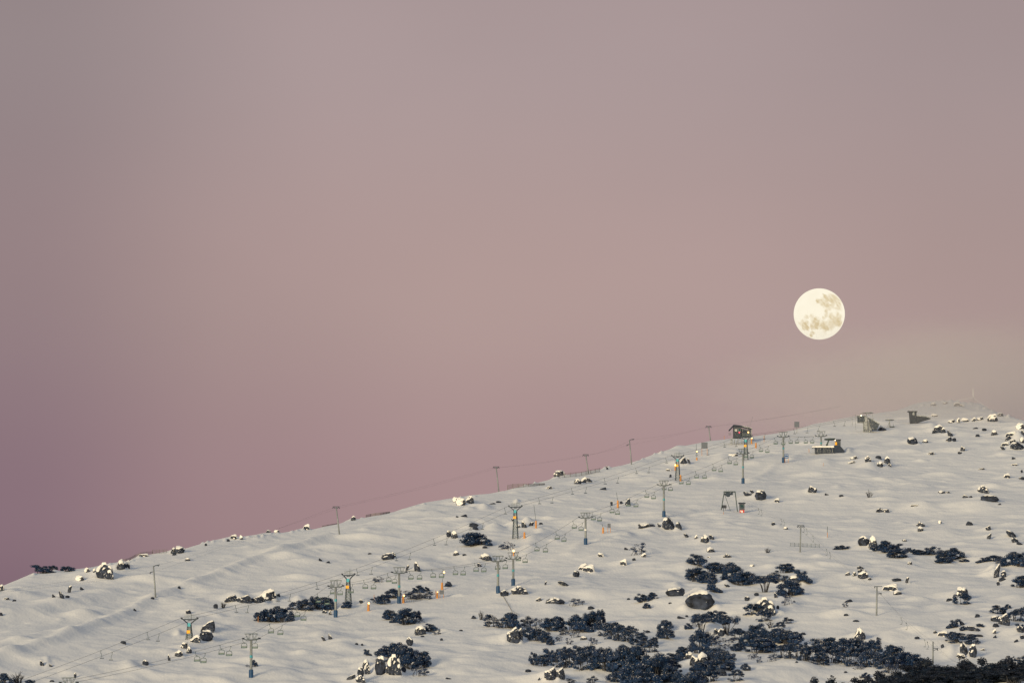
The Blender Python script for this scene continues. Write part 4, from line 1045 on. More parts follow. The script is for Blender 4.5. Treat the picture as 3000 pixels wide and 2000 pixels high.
marker(7, 1788, 548, 515, 'short red-orange marker pole left of the upper station deck', False)
marker(7, 1010, 420, 388, 'faint orange marker pole on the crest left of the stilted station', False)
marker(2, 2120, 775, 716, 'thin orange marker pole among scrub near the blue-grey board', False, 0.05)
marker(2, 1555, 800, 755, 'thin orange marker pole beside scrub left of third blue-footed tower', False, 0.05)
marker(2, 490, 1010, 955, 'thin red marker pole in front of the leftmost gum clump', False, 0.05)
marker(4, 1003, 18, -30, 'thin dark marker pole below the drag lift portal frame', True, 0.05)
marker(8, 508, 830, 800, 'tiny orange marker pole on snow below the upper station', False, 0.05)
# the lamp fixed on the sixth tower's frame
p6, h6 = towers[5]
e = tag(empty('tower_lamp', p6 + Vector((0.1, -0.45, h6 + 1.9))), 'glowing orange lamp bracketed above the sixth blue-footed tower', 'lamp')
MB().tube([(0, 0.3, -0.35), (0, 0.12, 0.0)], 0.05, 5).build('bracket', M['dark'], e)
MB().ball((0, 0, 0), 0.26).build('lamp_bulb', M['lamp'], e)
MB().box((0, 0.16, -0.75), (0.34, 0.1, 0.9)).build('orange_pad', M['orange'], e)

# ------------------------------------------------------------------ buildings and stations
Z1 = lambda x, y: (2100 + x / 5.8725, 1200 + y / 5.8725)
Z3 = lambda x, y: (2450 + x / 4.704, 1120 + y / 4.704)
def frame_of(zf, rx, ry, sc):
    p = hit(*zf(rx, ry)); s = mpp(p) / sc
    return p, s, (lambda x, y, yy=0.0: ((x - rx) * s, yy, (ry - y) * s))
p, s, q = frame_of(Z1, 400, 590, 5.8725)
e = tag(empty('stilted_station', p, 0.0), 'frosted lift station hut on stilts with lit lamps at the crest', 'lift station')
landmark('the stilted station', p + Vector((0, 0, 3)))
for x in (240, 262, 300, 360, 430, 480, 540, 570):
    for yy in (-1.3, 1.3):
        MB().tube([q(x, 605, yy), q(x + 6, 480, yy)], 0.07, 5).build('stilt', M['frost'], e)
b = MB(); b.prism([q(x, y)[::2] for x, y in ((283, 482), (420, 490), (420, 292), (283, 285))], -1.6, 1.6); b.build('cabin', M['hutred'], e)
b = MB(); b.prism([q(x, y)[::2] for x, y in ((423, 470), (590, 470), (590, 345), (423, 325))], -0.9, 1.6); b.build('machine_room', M['hutgrey'], e)
MB().box(q(484, 410, -0.93), (80 * s, 0.05, 96 * s)).build('recess_shade', M['hutdark'], e)  # flat dark sheet on the wall; the recess's shade is put into its colour
b = MB().box(q(326, 357, -1.64), (34 * s, 0.06, 34 * s)); f = b.build('window', M['white'], e); MB().box(q(326, 357, -1.69), (14 * s, 0.04, 24 * s)).build('pane', M['glass'], f)
b = MB().box(q(383, 350, -1.64), (42 * s, 0.06, 50 * s)); f = b.build('window', M['frost'], e); MB().box(q(383, 350, -1.69), (32 * s, 0.04, 40 * s)).build('pane', M['glass'], f)
b = MB(); b.prism([q(x, y)[::2] for x, y in ((203, 352), (280, 268), (284, 262), (425, 276), (425, 290), (288, 284), (222, 356))], -2.0, 2.0); b.build('roof', M['hutdark'], e)
b = MB(); b.prism([q(x, y)[::2] for x, y in ((300, 262), (425, 276), (600, 318), (606, 330), (425, 292), (300, 280))], -1.9, 2.1); b.build('snowy_roof', M['frost'], e)
b = MB()
for x in (420, 440, 525, 598): b.tube([q(x, 475, -1.0), q(x, 320, -1.0)], 0.07, 5)
for y in (400, 430): b.tube([q(440, y, -1.0), q(598, y + 4, -1.0)], 0.04, 4)
b.tube([q(260, 490, -1.0), q(240, 560, -1.0)], 0.05, 4).tube([q(540, 310), q(536, 255)], 0.05, 5)
b.tube([q(590, 400, -1.0), q(620, 350, -1.0)], 0.05, 4)
b.build('frosted_railing', M['frost'], e)
MB().box(q(500, 462, -0.3), (205 * s, 3.0, 9 * s)).build('deck', M['dark'], e)
b = MB()
for y in (402, 420, 437): b.box(q(222, y, -0.6), (46 * s, 0.7, 0.05))
b.build('stair', M['frost'], e)
MB().ball(q(385, 396, -1.72), 0.17).build('red_lamp', M['lampr'], e)
MB().ball(q(541, 390, -1.1), 0.2).build('lamp_bulb', M['lamp'], e)
MB().tube([q(572, 280), q(615, 128)], 0.03, 4).ball(q(615, 126), 0.1).build('antenna', M['frame'], e)
p, s, q = frame_of(Z1, 1900, 745, 5.8725)
e = tag(empty('upper_station', p), 'dark upper chairlift station with bullwheel, snowy deck and grey cabin', 'lift station')
landmark('the upper chairlift station', p + Vector((0, 0, 2)))
b = MB(); b.prism([q(x, y)[::2] for x, y in ((1690, 760), (2012, 760), (2012, 655), (1690, 655))], -1.0, 2.0); b.build('base_wall', M['hutdark'], e)
b = MB(); b.prism([q(x, y)[::2] for x, y in ((2014, 765), (2175, 765), (2196, 712), (2115, 618), (2014, 618))], -1.4, 2.0); b.build('lean_to', M['hutdark'], e)
b = MB(); b.prism([q(x, y)[::2] for x, y in ((2042, 618), (2130, 618), (2130, 522), (2042, 522))], -0.9, 1.0); b.build('cabin', M['hutgrey'], e)
MB().box(q(2087, 514), (104 * s, 2.3, 8 * s)).build('cabin_roof', M['hutdark'], e)
MB().box(q(2048, 586, -1.0), (34 * s, 0.3, 50 * s)).build('ticket_box', M['yellow'], e)
b = MB(); b.box(q(1835, 646, 0.4), (400 * s, 3.4, 14 * s)).box(q(1830, 632, 0.6), (370 * s, 3.0, 16 * s)); b.build('snowy_deck', M['snowcap'], e)
b = MB()
for k in range(14):
    x = 1700 + k * 23; b.tube([q(x, 752, -1.08), q(x + random.uniform(-24, 24), 660, -1.08)], 0.05, 4)
b.build('timber_bracing', M['frost'], e)
for x in (1645, 1668): MB().tube([q(x, 735, 0), q(x, 650, 0)], 0.05, 4).build('deck_post', M['frost'], e)
b = MB(); b.tube([q(1880, 640, 0.3), q(1912, 560, 0.3), q(1940, 490, 0.3)], 0.3, 8, 0.2); b.tube([q(1920, 600, 0.3), q(1880, 598, 0.3)], 0.12, 6); b.build('bullwheel_mast', M['frame'], e)
b = MB()
wc = q(1945, 505, 0.3)
b.tube([(wc[0] + 1.65 * math.cos(k * math.pi / 12), wc[1] + 1.65 * math.sin(k * math.pi / 12), wc[2] - 0.05 * math.sin(k * math.pi / 12)) for k in range(25)], 0.12, 6)
for k in range(4): b.tube([(wc[0] + 1.6 * math.cos(k * math.pi / 4), wc[1] + 1.6 * math.sin(k * math.pi / 4), wc[2]), (wc[0] - 1.6 * math.cos(k * math.pi / 4), wc[1] - 1.6 * math.sin(k * math.pi / 4), wc[2])], 0.06, 5)
b.box((wc[0] + 0.5, wc[1], wc[2] + 0.2), (2.2, 0.6, 0.3))
b.build('bullwheel', M['frame'], e)
MB().ball(q(2036, 527, -1.05), 0.17).build('lamp_bulb', M['lampw'], e)
p, s, q = frame_of(Z3, 430, 680, 4.704)
e = tag(empty('frosted_station', p), 'rime-covered lift terminal on splayed legs at the fog edge', 'lift station')
landmark('the rime-covered terminal', p + Vector((0, 0, 3)))
b = MB()
for k in range(16):
    x = 370 + k * 8; b.tube([q(x, 690, random.uniform(-1, 1)), q(x + random.uniform(-22, 22), random.uniform(470, 560), random.uniform(-1, 1))], 0.10, 5)
b.box(q(405, 560), (50 * s, 1.5, 180 * s)); b.build('leg_frame', M['frost'], e)
b = MB(); b.prism([q(x, y)[::2] for x, y in ((294, 548), (384, 540), (384, 466), (294, 470))], -1.0, 1.2); b.build('cabin', M['hutgrey'], e)
b = MB(); b.box(q(338, 462), (110 * s, 2.6, 9 * s)).box(q(335, 548), (80 * s, 1.6, 12 * s)); b.build('cabin_roof', M['frost'], e)
b = MB(); b.prism([q(x, y)[::2] for x, y in ((448, 492), (592, 578), (560, 655), (490, 650), (470, 600))], -1.2, 1.2); b.build('lean_to', M['hutgrey'], e)
b = MB(); b.prism([q(x, y)[::2] for x, y in ((446, 482), (598, 572), (592, 582), (446, 494))], -1.4, 1.4); b.build('lean_to_roof', M['frost'], e)
b = MB(); b.tube([q(330, 428), q(505, 420)], 0.12, 6).tube([q(360, 418, -0.8), q(500, 412, -0.8)], 0.1, 6).tube([q(410, 470), q(420, 420)], 0.14, 6)
wc = q(455, 418)
b.tube([(wc[0] + 1.2 * math.cos(k * math.pi / 10), wc[1] + 1.2 * math.sin(k * math.pi / 10), wc[2]) for k in range(21)], 0.12, 6)
b.build('bullwheel', M['frost'], e)
b = MB()
for x, y0, y1 in ((268, 435, 650), (222, 452, 610), (505, 430, 500)): b.tube([q(x, y1), q(x - 3, y0)], 0.06, 5)
b.tube([q(222, 452), q(330, 432)], 0.04, 4); b.build('side_frame', M['frost'], e)
MB().ball(q(341, 461, -1.35), 0.22).build('lamp_bulb', M['lampw'], e)
p, s, q = frame_of(Z3, 738, 618, 4.704)
e = tag(empty('return_wheel', p), 'round return wheel on a post right of the rime-covered terminal', 'return wheel')
MB().tube([q(738, 630), q(735, 520)], 0.2, 8, 0.13).tube([q(708, 618), q(730, 540)], 0.08, 5).build('post', M['frost'], e)
b = MB(); b.tube([q(735, 520), q(735, 512)], 1.45, 20); b.build('wheel', M['steel'], e)
MB().box(q(768, 610, -0.3), (66 * s, 0.8, 8 * s)).tube([q(785, 610, -0.3), q(785, 572, -0.3)], 0.05, 5).build('platform', M['frame'], e)
p, s, q = frame_of(Z3, 1050, 562, 4.704)
e = tag(empty('summit_hut', p), 'small flat-roofed hut with lean-to fading in fog below the summit', 'hut')
landmark('the summit hut', p + Vector((0, 0, 2)))
b = MB(); b.prism([q(x, y)[::2] for x, y in ((1016, 575), (1104, 575), (1104, 405), (1003, 405))], -1.0, 1.0); b.build('wall', M['hutred'], e)
MB().box(q(1050, 400), (134 * s, 2.6, 9 * s)).build('roof', M['hutgrey'], e)
MB().box(q(1062, 432, -1.02), (24 * s, 0.05, 44 * s)).build('window', M['frost'], e)
b = MB(); b.prism([q(x, y)[::2] for x, y in ((1104, 570), (1150, 545), (1300, 500), (1302, 494), (1230, 470), (1104, 458))], -0.9, 0.9); b.build('lean_to', M['hutred'], e)
b = MB(); b.prism([q(x, y)[::2] for x, y in ((1100, 452), (1232, 466), (1304, 492), (1300, 500), (1228, 478), (1100, 464))], -1.1, 1.1); b.build('lean_to_roof', M['frost'], e)
p, s, q = frame_of(Z3, 1885, 290, 4.704)
e = tag(empty('summit_mast', p), 'white rime-covered mast with guy wires on the foggy summit', 'mast')
landmark('the summit mast', p + Vector((0, 0, 2)))
MB().tube([q(1885, 310), q(1886, 190)], 0.13, 8, 0.1).build('pole', M['frost'], e)
MB().tube([q(1890, 195), q(1888, 130), q(1890, 80)], 0.26, 8, 0.16).build('rime_cap', M['snowcap'], e)
for g in ([(1880, 205), (1800, 222), (1655, 243)], [(1892, 205), (1960, 262), (2030, 315), (2085, 345)]):
    MB().tube([q(*a) for a in g], 0.085, 5).build('guy_wire', M['snowcap'], e)
# ------------------------------------------------------------------ rocks
def sph(sub):
    import bmesh
    bm = bmesh.new(); bmesh.ops.create_icosphere(bm, subdivisions=sub, radius=1.0)
    v = np.array([p.co[:] for p in bm.verts]); f = [[q.index for q in x.verts] for x in bm.faces]
    bm.free(); return v, f
SV, SF = sph(4)
def n3(p, seed, sc):
    return (vnoise(p[:, 0] * sc + 31.3 + p[:, 2] * sc * 0.71, p[:, 1] * sc + 17.7 - p[:, 2] * sc * 0.53, seed) + vnoise(p[:, 2] * sc + 9.1 + p[:, 1] * sc * 0.6, p[:, 0] * sc + 47.3 - p[:, 1] * sc * 0.4, seed + 1)) * 0.5
def rock_shape(seed, kind):
    r = np.random.default_rng(seed)
    v = SV.copy()
    for _ in range({'s': 9, 'e': 6}.get(kind, 8)):
        n = r.normal(size=3); n /= np.linalg.norm(n)
        if kind == 'e' and n[1] < 0: n[1] *= 1.4; n /= np.linalg.norm(n)
        d = r.uniform(0.5, 0.85)
        k = np.clip(v @ n - d, 0, None)
        v = v - k[:, None] * n * 0.88
    v = v * (1 + 0.22 * n3(v, seed, 1.6) + 0.13 * n3(v, seed + 5, 4.0) + 0.06 * n3(v, seed + 9, 10))[:, None]
    if kind == 'e':
        tp_ = 0.25 if seed % 7 == 5 else 0.55
        v[:, 0] *= tp_ + (1 - tp_) * np.clip((v[:, 2] + 0.6) / 0.9, 0, 1)
    if kind == 's':
        v[:, 0] *= 1.0; v[:, 2] *= 0.55
        a = 0.62 * (1 if seed % 2 else -1)
        x, z = v[:, 0] * math.cos(a) - v[:, 2] * math.sin(a), v[:, 0] * math.sin(a) + v[:, 2] * math.cos(a)
        v[:, 0], v[:, 2] = x, z
    lo, hi = v.min(0), v.max(0)
    v = (v - (lo + hi) / 2) / (hi - lo)
    v[:, 2] += 0.5 - 0.30            # the foot of the rock is under the snow
    v[:, 2] /= 0.70
    return v
def normals(v):
    F = np.array(SF); n = np.zeros_like(v)
    fn = np.cross(v[F[:, 1]] - v[F[:, 0]], v[F[:, 2]] - v[F[:, 0]])
    for k in range(3): np.add.at(n, F[:, k], fn)
    return n / np.maximum(1e-9, np.linalg.norm(n, axis=1))[:, None]
def to_mesh(name, v, m):
    me = bpy.data.meshes.new(name); me.from_pydata(v.tolist(), [], SF); me.materials.append(m)
    me.polygons.foreach_set('use_smooth', np.ones(len(SF), bool)); me.update(); return me
CAP = {'b': (0.42, 0.5, 0.12), 'e': (0.68, 0.35, 0.09), 's': (0.60, 0.35, 0.08), 'c': (0.05, 0.95, 0.10), 'd': None}
PROTO = {}
for kd in 'bescd':
    PROTO[kd] = []
    for k in range(6 if kd in 'be' else 4):
        sd = 100 * ord(kd) + 7 * k + (k % 2)
        if kd == 'e' and k == 5: sd = 7005 - 7005 % 7 + 5
        v = rock_shape(sd, kd)
        me_ = to_mesh('rock', v, M['rock_bare' if kd in 'ed' else 'rock'])
        cp = None
        if CAP[kd]:
            th, nz_, tk = CAP[kd]
            n = normals(v)
            kk = np.clip((n[:, 2] + nz_ * n3(v, sd + 3, 3.2) + 0.5 * nz_ * n3(v, sd + 4, 9) - th) / 0.16, 0, 1)
            kk = kk * kk * (3 - 2 * kk)
            c = (v - [0, 0, 0.3]) * 0.95 + [0, 0, 0.3]
            c = c * (1 - kk[:, None]) + (v + n * 0.025 + np.array([0, 0, 1.0]) * tk * (0.8 + 0.5 * n3(v, sd + 6, 2)[:, None])) * kk[:, None]
            cp = to_mesh('snow_cap', c, M['snowcap'])
        PROTO[kd].append((me_, cp))
SPECIAL = {(4, 790, 898): ('huge bowl-shaped bare boulder under a snow dome', 'the bowl-shaped boulder'), (4, 2255, 1174): ('tall balanced boulder standing just above the tree band', 'the balanced boulder'),
           (5, 885, 314): ('steep square-edged left half of the twin boulders below the rail fence', 'the square twin boulder'), (5, 1790, 785): ('striated snow-plastered boulder with a tree at its foot', 'the striated boulder'),
           (4, 1392, 942): ('huge domed boulder with a gum leaning over its left side', 'the domed boulder'), (4, 500, 164): ('big slab leaning down to the right below the seventh tower', 'the leaning slab'),
           (3, 952, 1198): ('big cracked boulder in front of the left gum band', 'the cracked boulder'), (2, 360, 832): ('long dark ledge roofed with thick snow', 'the long ledge'),
           (2, 1610, 1494): ('tall bare standing boulder in the lower left outcrop', 'the standing boulder'), (8, 1330, 632): ('steep cone-shaped boulder below the summit hut', 'the cone-shaped boulder'),
           (8, 2300, 684): ('biggest dark tilted crag at the upper right edge', 'the right-edge crag'), (5, 1125, 722): ('large rounded boulder almost wholly iced over', 'the iced boulder'), (8, 2043, 1157): ('wide flat-backed boulder on the upper right slope', 'the wide boulder'),
           (1, 960, 612): ('large snow-streaked boulder on the left shoulder', 'the left shoulder boulder'), (6, 555, 1018): ('knobbly dark outcrop on the ridge right of the lone pole', 'the knobbly ridge outcrop'),
           (7, 1345, 987): ('dark wedge-shaped boulder right of the red-based booth', 'the wedge boulder'), (5, 872, 612): ('stacked boulder downhill of the low rail fence', 'the stacked boulder'), (5, 1405, 132): ('upper of two boulders stacked on open right snow', 'the piled pair'),
           (1, 1905, 1100): ('large dark slab beside the lowest lattice tower', 'the dark slab'), (8, 1562, 527): ('broad hazy boulder under the foggy summit', 'the broad hazy boulder'), (3, 1300, 1540): ('capped boulder at the bottom under the dense gums', 'the bottom capped boulder')}
for (t, x, y), (d_, ph) in SPECIAL.items():
    landmark(ph, hit(*P(t, x, y)))
KW = {'b': 'snow-capped boulder', 'e': 'steep dark boulder', 's': 'leaning slab', 'c': 'snow-plastered rock', 'd': 'bare low rock'}
pend = []
for i, (t, x, y, w_, h_, kd) in enumerate(rock_list):
    X, Y = P(t, x, y)
    p = hit(X, Y); m = mpp(p)
    W, H = w_ / SPX * m, h_ / SPX * m * (1.12 if kd != 'd' else 1.3)
    mr, cp = PROTO[kd][int(x * 3 + y * 5) % len(PROTO[kd])]
    if (t, x, y) == (4, 790, 898): mr, cp = PROTO['e'][5]
    ry = np.interp(X, [r_[0] for r_ in RIDGE], [r_[1] for r_ in RIDGE]); off = 0.35 if Y > ry + 14 else 0.0
    e = empty('boulder' if kd in 'be' else 'rock', p + Vector((0, off * W, 0)), 0)
    a = put('stone', mr, e)
    rz = random.choice((0, 0, math.pi)) + random.uniform(-0.45, 0.45)
    e.rotation_euler = (0, 0, rz)
    e.scale = (W * (1.05 if kd != 'c' else 1.2), W * 0.8, H)
    if cp is not None: put('snow_cap', cp, e)
    tag(e, None, 'boulder' if kd in 'be' else 'rock', 'rocks standing out of the snow slope')
    sp = SPECIAL.get((t, x, y))
    if sp: e['label'] = sp[0]
    else: pend.append((e, f"{sz(W)} {KW[kd]}", (X, Y)))

# ------------------------------------------------------------------ snow gums and scrub
def leaf_blob(mb, c, r, n, ls, rnd, snowp, flat=0.8, core=True):
    tone = 2 if rnd.random() < 0.34 else 0
    for _ in range(n):
        th = rnd.uniform(0, 2 * math.pi); u = rnd.uniform(-0.75, 1.0)
        k = math.sqrt(max(0, 1 - u * u)); rr = r * rnd.uniform(0.7, 1.12)
        o = Vector((math.cos(th) * k, math.sin(th) * k, u * flat))
        p = Vector(c) + o * rr
        d1_ = Vector((rnd.gauss(0, 1), rnd.gauss(0, 1), rnd.gauss(0, 0.7))).normalized()
        d2_ = (o * 0.6 + Vector((rnd.gauss(0, 0.6), rnd.gauss(0, 0.6), rnd.gauss(0, 0.6)))).cross(d1_)
        if d2_.length < 1e-4: continue
        d2_.normalize()
        a, b_ = d1_ * ls * rnd.uniform(0.5, 1.1), d2_ * ls * rnd.uniform(0.25, 0.6)
        i0 = len(mb.v)
        for s1, s2 in ((-1, -0.4), (0.1, -1), (1, 0.2), (0, 1)):
            q = p + a * s1 + b_ * s2; mb.v.append((q.x, q.y, q.z))
        mb.f.append((i0, i0 + 1, i0 + 2, i0 + 3))
        mb.mi.append(1 if (u > 0.25 and rnd.random() < snowp) else tone if rnd.random() < 0.75 else 0)
    if core:
        mb.m = 0; mb.ball((c[0], c[1], c[2] - r * 0.1), r * 0.62, 7, 5)
def stems(mb, tips, rnd, r0=0.03, base=0.06):
    for tx, ty, tz in tips:
        b = (rnd.uniform(-base, base) * 0.4 + tx * base * 4, rnd.uniform(-base, base) + ty * 0.3, -0.12)
        mid = (b[0] * 0.5 + tx * 0.38 + rnd.uniform(-.04, .04), b[1] * 0.5 + ty * 0.38, tz * 0.5)
        mb.tube([b, mid, (tx * 0.8, ty * 0.8, tz * 0.82), (tx, ty, tz)], r0, 5, r0 * 0.3)
def gum(kd, seed):
    rnd = random.Random(seed * 31 + ord(kd))
    cr, tr = MB(), MB()
    tips = []
    if kd in 'gmP':
        nb = {'g': 34, 'm': 32, 'P': 20}[kd]
        lob = [(rnd.uniform(-0.28, 0.28), rnd.uniform(0.24, 0.36), rnd.uniform(0.7, 1.0)) for _ in range(4)]
        for k in range(nb):
            x = rnd.uniform(-0.42, 0.42)
            env = max([hh * math.sqrt(max(0.02, 1 - ((x - cx) / (ww * 1.6)) ** 2)) for cx, ww, hh in lob])
            if kd == 'm': env = math.sqrt(max(0.05, 1 - (x / 0.5) ** 2)) * rnd.uniform(0.9, 1)
            z = env * rnd.uniform(0.22, 0.95)
            y = rnd.uniform(-0.32, 0.32)
            r = rnd.uniform(0.10, 0.17)
            leaf_blob(cr, (x, y, max(0.08, z - r * 0.5)), r, 150 if kd != 'P' else 110, 0.032, rnd, {'g': 0.14, 'm': 0.10, 'P': 0.55}[kd], 0.85, kd != 'P' or k % 2 == 0)
            tips.append((x * 0.9, y * 0.9, z * 0.85))
        stems(tr, tips[::2], rnd, 0.022, 0.12)
    elif kd in 'uU':
        lo = 0.06 if kd == 'u' else 0.30
        for k in range(28):
            x = rnd.uniform(-0.43, 0.43); y = rnd.uniform(-0.33, 0.33)
            dome = math.sqrt(max(0.03, 1 - (x / 0.55) ** 2 - (y / 0.6) ** 2))
            z = lo + (0.93 - lo) * dome * rnd.uniform(0.55, 1.0)
            if kd == 'U': z = lo + 0.1 + abs(x) * 0.25 + (0.85 - lo) * dome * rnd.uniform(0.35, 1.0) * 0.7
            r = rnd.uniform(0.085, 0.145)
            leaf_blob(cr, (x, y, z - r * 0.4), r, 135, 0.028, rnd, 0.16, 0.75, k % 2 == 0)
            tips.append((x, y, z - r * 0.5))
        if kd == 'u':
            for k in range(11):
                leaf_blob(cr, (rnd.uniform(-0.4, 0.4), rnd.uniform(-0.3, 0.3), rnd.uniform(0.04, 0.22)), rnd.uniform(0.08, 0.12), 70, 0.03, rnd, 0.12, 0.7, k % 2 == 0)
        stems(tr, tips[::3], rnd, 0.015 if kd == 'u' else 0.02, 0.13 if kd == 'u' else 0.04)
    elif kd == 'p':
        for k in range(12):
            x = rnd.uniform(-0.42, 0.42); y = rnd.uniform(-0.35, 0.35)
            z = math.sqrt(max(0.05, 1 - (x / 0.5) ** 2)) * rnd.uniform(0.3, 0.9)
            leaf_blob(cr, (x, y, z), rnd.uniform(0.1, 0.16), 42, 0.045, rnd, 0.22, 0.9, k % 3 == 0)
            tips.append((x, y, z))
        stems(tr, tips, rnd, 0.014, 0.25)
    else:
        for k in range(16):
            a = rnd.uniform(-1.1, 1.1); ln = rnd.uniform(0.6, 1.0)
            tp = (math.sin(a) * ln * 0.55, rnd.uniform(-0.3, 0.3), math.cos(a) * ln)
            tips.append(tp)
            for _ in range(3):
                j = Vector(tp) * rnd.uniform(0.5, 0.85); q = j + Vector((rnd.uniform(-.16, .16), rnd.uniform(-.1, .1), rnd.uniform(.05, .2)))
                tr.tube([j, q], 0.011, 4, 0.006)
        stems(tr, tips, rnd, 0.022, 0.08)
    lm = M['leaf_pale'] if kd == 'p' else M['leaf']
    return (cr.mesh('crown', [lm, M['snow_leaf'], M['leaf_pale']]) if cr.v else None), tr.mesh('trunk', M['bark'])
GUM = {kd: [gum(kd, s_) for s_ in range(n_)] for kd, n_ in (('g', 6), ('u', 5), ('U', 2), ('p', 4), ('P', 3), ('m', 4), ('t', 3))}
TW = {'g': 'dense dark snow gum', 'u': 'umbrella-crowned snow gum', 'U': 'funnel-stemmed snow gum', 'p': 'grey half-bare bush', 'P': 'snow-frosted bush', 'm': 'round dark bush', 't': 'bare twiggy shrub'}
NMS = {'g': 'snow_gum', 'u': 'snow_gum', 'U': 'snow_gum', 'p': 'bush', 'P': 'bush', 'm': 'bush', 't': 'twiggy_shrub'}
UT = {(4, 1388, 738): ('the funnel-stemmed gum', 0), (4, 800, 1119): ('the left umbrella gum', 0)}
landmark('the funnel-stemmed gum', hit(*P(4, 1388, 738)))
LAB = {(4, 1388, 738): 'funnel-shaped snow gum on one stem between the boulder groups', (4, 800, 1119): 'left umbrella gum with bare trunk above two dark boulders', (4, 1040, 1134): 'right umbrella gum with fanned stems above two dark boulders'}
for i, (t, x, y, w_, h_, kd) in enumerate(tree_list):
    X, Y = P(t, x, y)
    p = hit(X, Y, 1000 if Y > 1990 else 1040); m = mpp(p)
    W, H = w_ / SPX * m, h_ / SPX * m
    cr, tr = GUM[kd][i % len(GUM[kd])]
    ry = np.interp(X, [r_[0] for r_ in RIDGE], [r_[1] for r_ in RIDGE]); off = 0.25 if Y > ry + 14 else 0.0
    e = empty(NMS[kd], p + Vector((0, off * W, 0)))
    if cr: put('crown', cr, e)
    put('trunk', tr, e)
    e.rotation_euler = (0, 0, random.choice((0, math.pi)) + random.uniform(-0.35, 0.35))
    e.scale = (W * 1.3, W * 1.1, H * (1.22 if kd in 'uU' else 1.38))
    tag(e, None, 'bush' if kd in 'pPmt' else 'tree', 'bushes on the snow slope' if kd in 'pPmt' else 'snow gums on the slope')
    if (t, x, y) in LAB: e['label'] = LAB[(t, x, y)]
    else: pend.append((e, f"{sz(W)} {TW[kd]}", (X, Y)))
landmark('the dark wood', hit(*P(5, 1900, 1568), 900))
wl = []
for i, (x, y, w_, d) in enumerate(WOOD):
    X, Y = P(5, x, y)
    a, te = azte(X, Y)
    gx, gy = d * math.sin(a), d * math.cos(a)
    gz = ground(gx, gy)
    H = max(2.0, te * d - gz); W = w_ / SPX * d / FPX
    cr, tr = GUM['m'][i % 4]
    e = empty('snow_gum', Vector((gx, gy, gz)), random.uniform(0, 6.28))
    c = put('crown', cr, e); put('trunk', tr, e)
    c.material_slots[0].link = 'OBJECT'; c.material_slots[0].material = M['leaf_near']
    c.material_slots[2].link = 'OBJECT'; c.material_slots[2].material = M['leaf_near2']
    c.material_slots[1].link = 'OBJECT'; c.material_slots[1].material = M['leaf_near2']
    e.scale = (W * 1.7, W * 1.5, H * 1.12)
    tag(e, None, 'tree', 'near trees of the dark wood')
    wl.append((x, y, e))
wl.sort(key=lambda q: (round(q[1] / 90), q[0]))
rows = {}
for x, y, e in wl:
    rows.setdefault('back' if y < 1450 else 'middle' if y < 1500 else 'front', []).append((x, e))
NUM = ['first', 'second', 'third', 'fourth', 'fifth', 'sixth', 'seventh', 'eighth', 'ninth', 'tenth', 'eleventh', 'twelfth', 'thirteenth', 'fourteenth', 'fifteenth', 'sixteenth', 'seventeenth', 'eighteenth', 'nineteenth', 'twentieth']
for rn, lst in rows.items():
    lst.sort(key=lambda q: q[0])
    for k, (_, e) in enumerate(lst):
        e['label'] = f"almost black gum crown, {NUM[k]} from the left in the dark wood's {rn} row"
label_all(pend)

# ------------------------------------------------------------------ the moon
MD = 30000.0
a, te = azte(2400.2, 919.6)
mo = Vector((MD * math.sin(a), MD * math.cos(a), MD * te))
mr = 74.8 / FPX * mo.length
nu, nv = 192, 96
V, Fc = [], []
MARIA = [(.19, .65, .10, .9), (.51, .55, .22, .7), (.27, .42, .24, .8), (.62, .42, .22, .7), (.02, .42, .13, .9), (.42, .26, .20, .5), (.70, .26, .16, .6), (.29, .02, .09, .6), (.62, -.16, .2, .7), (.70, -.34, .16, .8), (.5, -.42, .17, .6),
         (.17, -.22, .08, .8), (.27, -.09, .09, .6), (-.14, -.38, .17, 1.0), (.19, -.52, .19, .95), (-.54, -.50, .13, 1.0), (-.22, -.53, .14, 1.0), (-.5, -.21, .09, .6), (-.33, -.79, .085, .9), (-.67, -.34, .09, .5), (-.3, -.22, .08, .5), (.12, -.75, .07, .35)]
BRIGHT = [(.60, .28, .06), (.50, .05, .09), (.36, .38, .04), (.02, -.45, .03), (.6, -.05, .08)]
for j in range(nv + 1):
    ph_ = math.pi * j / nv
    for i in range(nu):
        th = 2 * math.pi * i / nu
        V.append((math.sin(ph_) * math.cos(th), math.sin(ph_) * math.sin(th), math.cos(ph_)))
V = np.array(V)
for j in range(nv):
    for i in range(nu):
        Fc.append((j * nu + i, (j + 1) * nu + i, (j + 1) * nu + (i + 1) % nu, j * nu + (i + 1) % nu))
mx, mz = V[:, 0], V[:, 2]
nx = mx + 0.09 * n3(V, 71, 6) + 0.06 * n3(V, 75, 15); nz = mz + 0.05 + 0.09 * n3(V, 81, 6) + 0.06 * n3(V, 85, 15)
mm = np.zeros(len(V))
for x, z, r, k in MARIA:
    d = np.hypot(nx - x, nz - z) / r
    mm = np.maximum(mm, k * np.clip((1.24 - d) / 0.5, 0, 1))
for x, z, r in BRIGHT:
    mm *= 1 - 0.9 * np.clip(1.4 - np.hypot(nx - x, nz - z) / r, 0, 1)
mm *= 0.8 + 0.5 * n3(V, 91, 14) + 0.3 * n3(V, 93, 32)
mm = np.where(V[:, 1] > 0.2, 0, np.clip(mm, 0, 1)) + 0.10 * np.clip(n3(V, 95, 4) + 0.2, 0, 1)
me = bpy.data.meshes.new('moon'); me.from_pydata((V * mr).tolist(), [], Fc)
me.polygons.foreach_set('use_smooth', np.ones(len(Fc), bool))
at = me.attributes.new('maria', 'FLOAT', 'POINT'); at.data.foreach_set('value', mm.astype(np.float32))
mt = bpy.data.materials.new('moon_surface'); mt.use_nodes = True
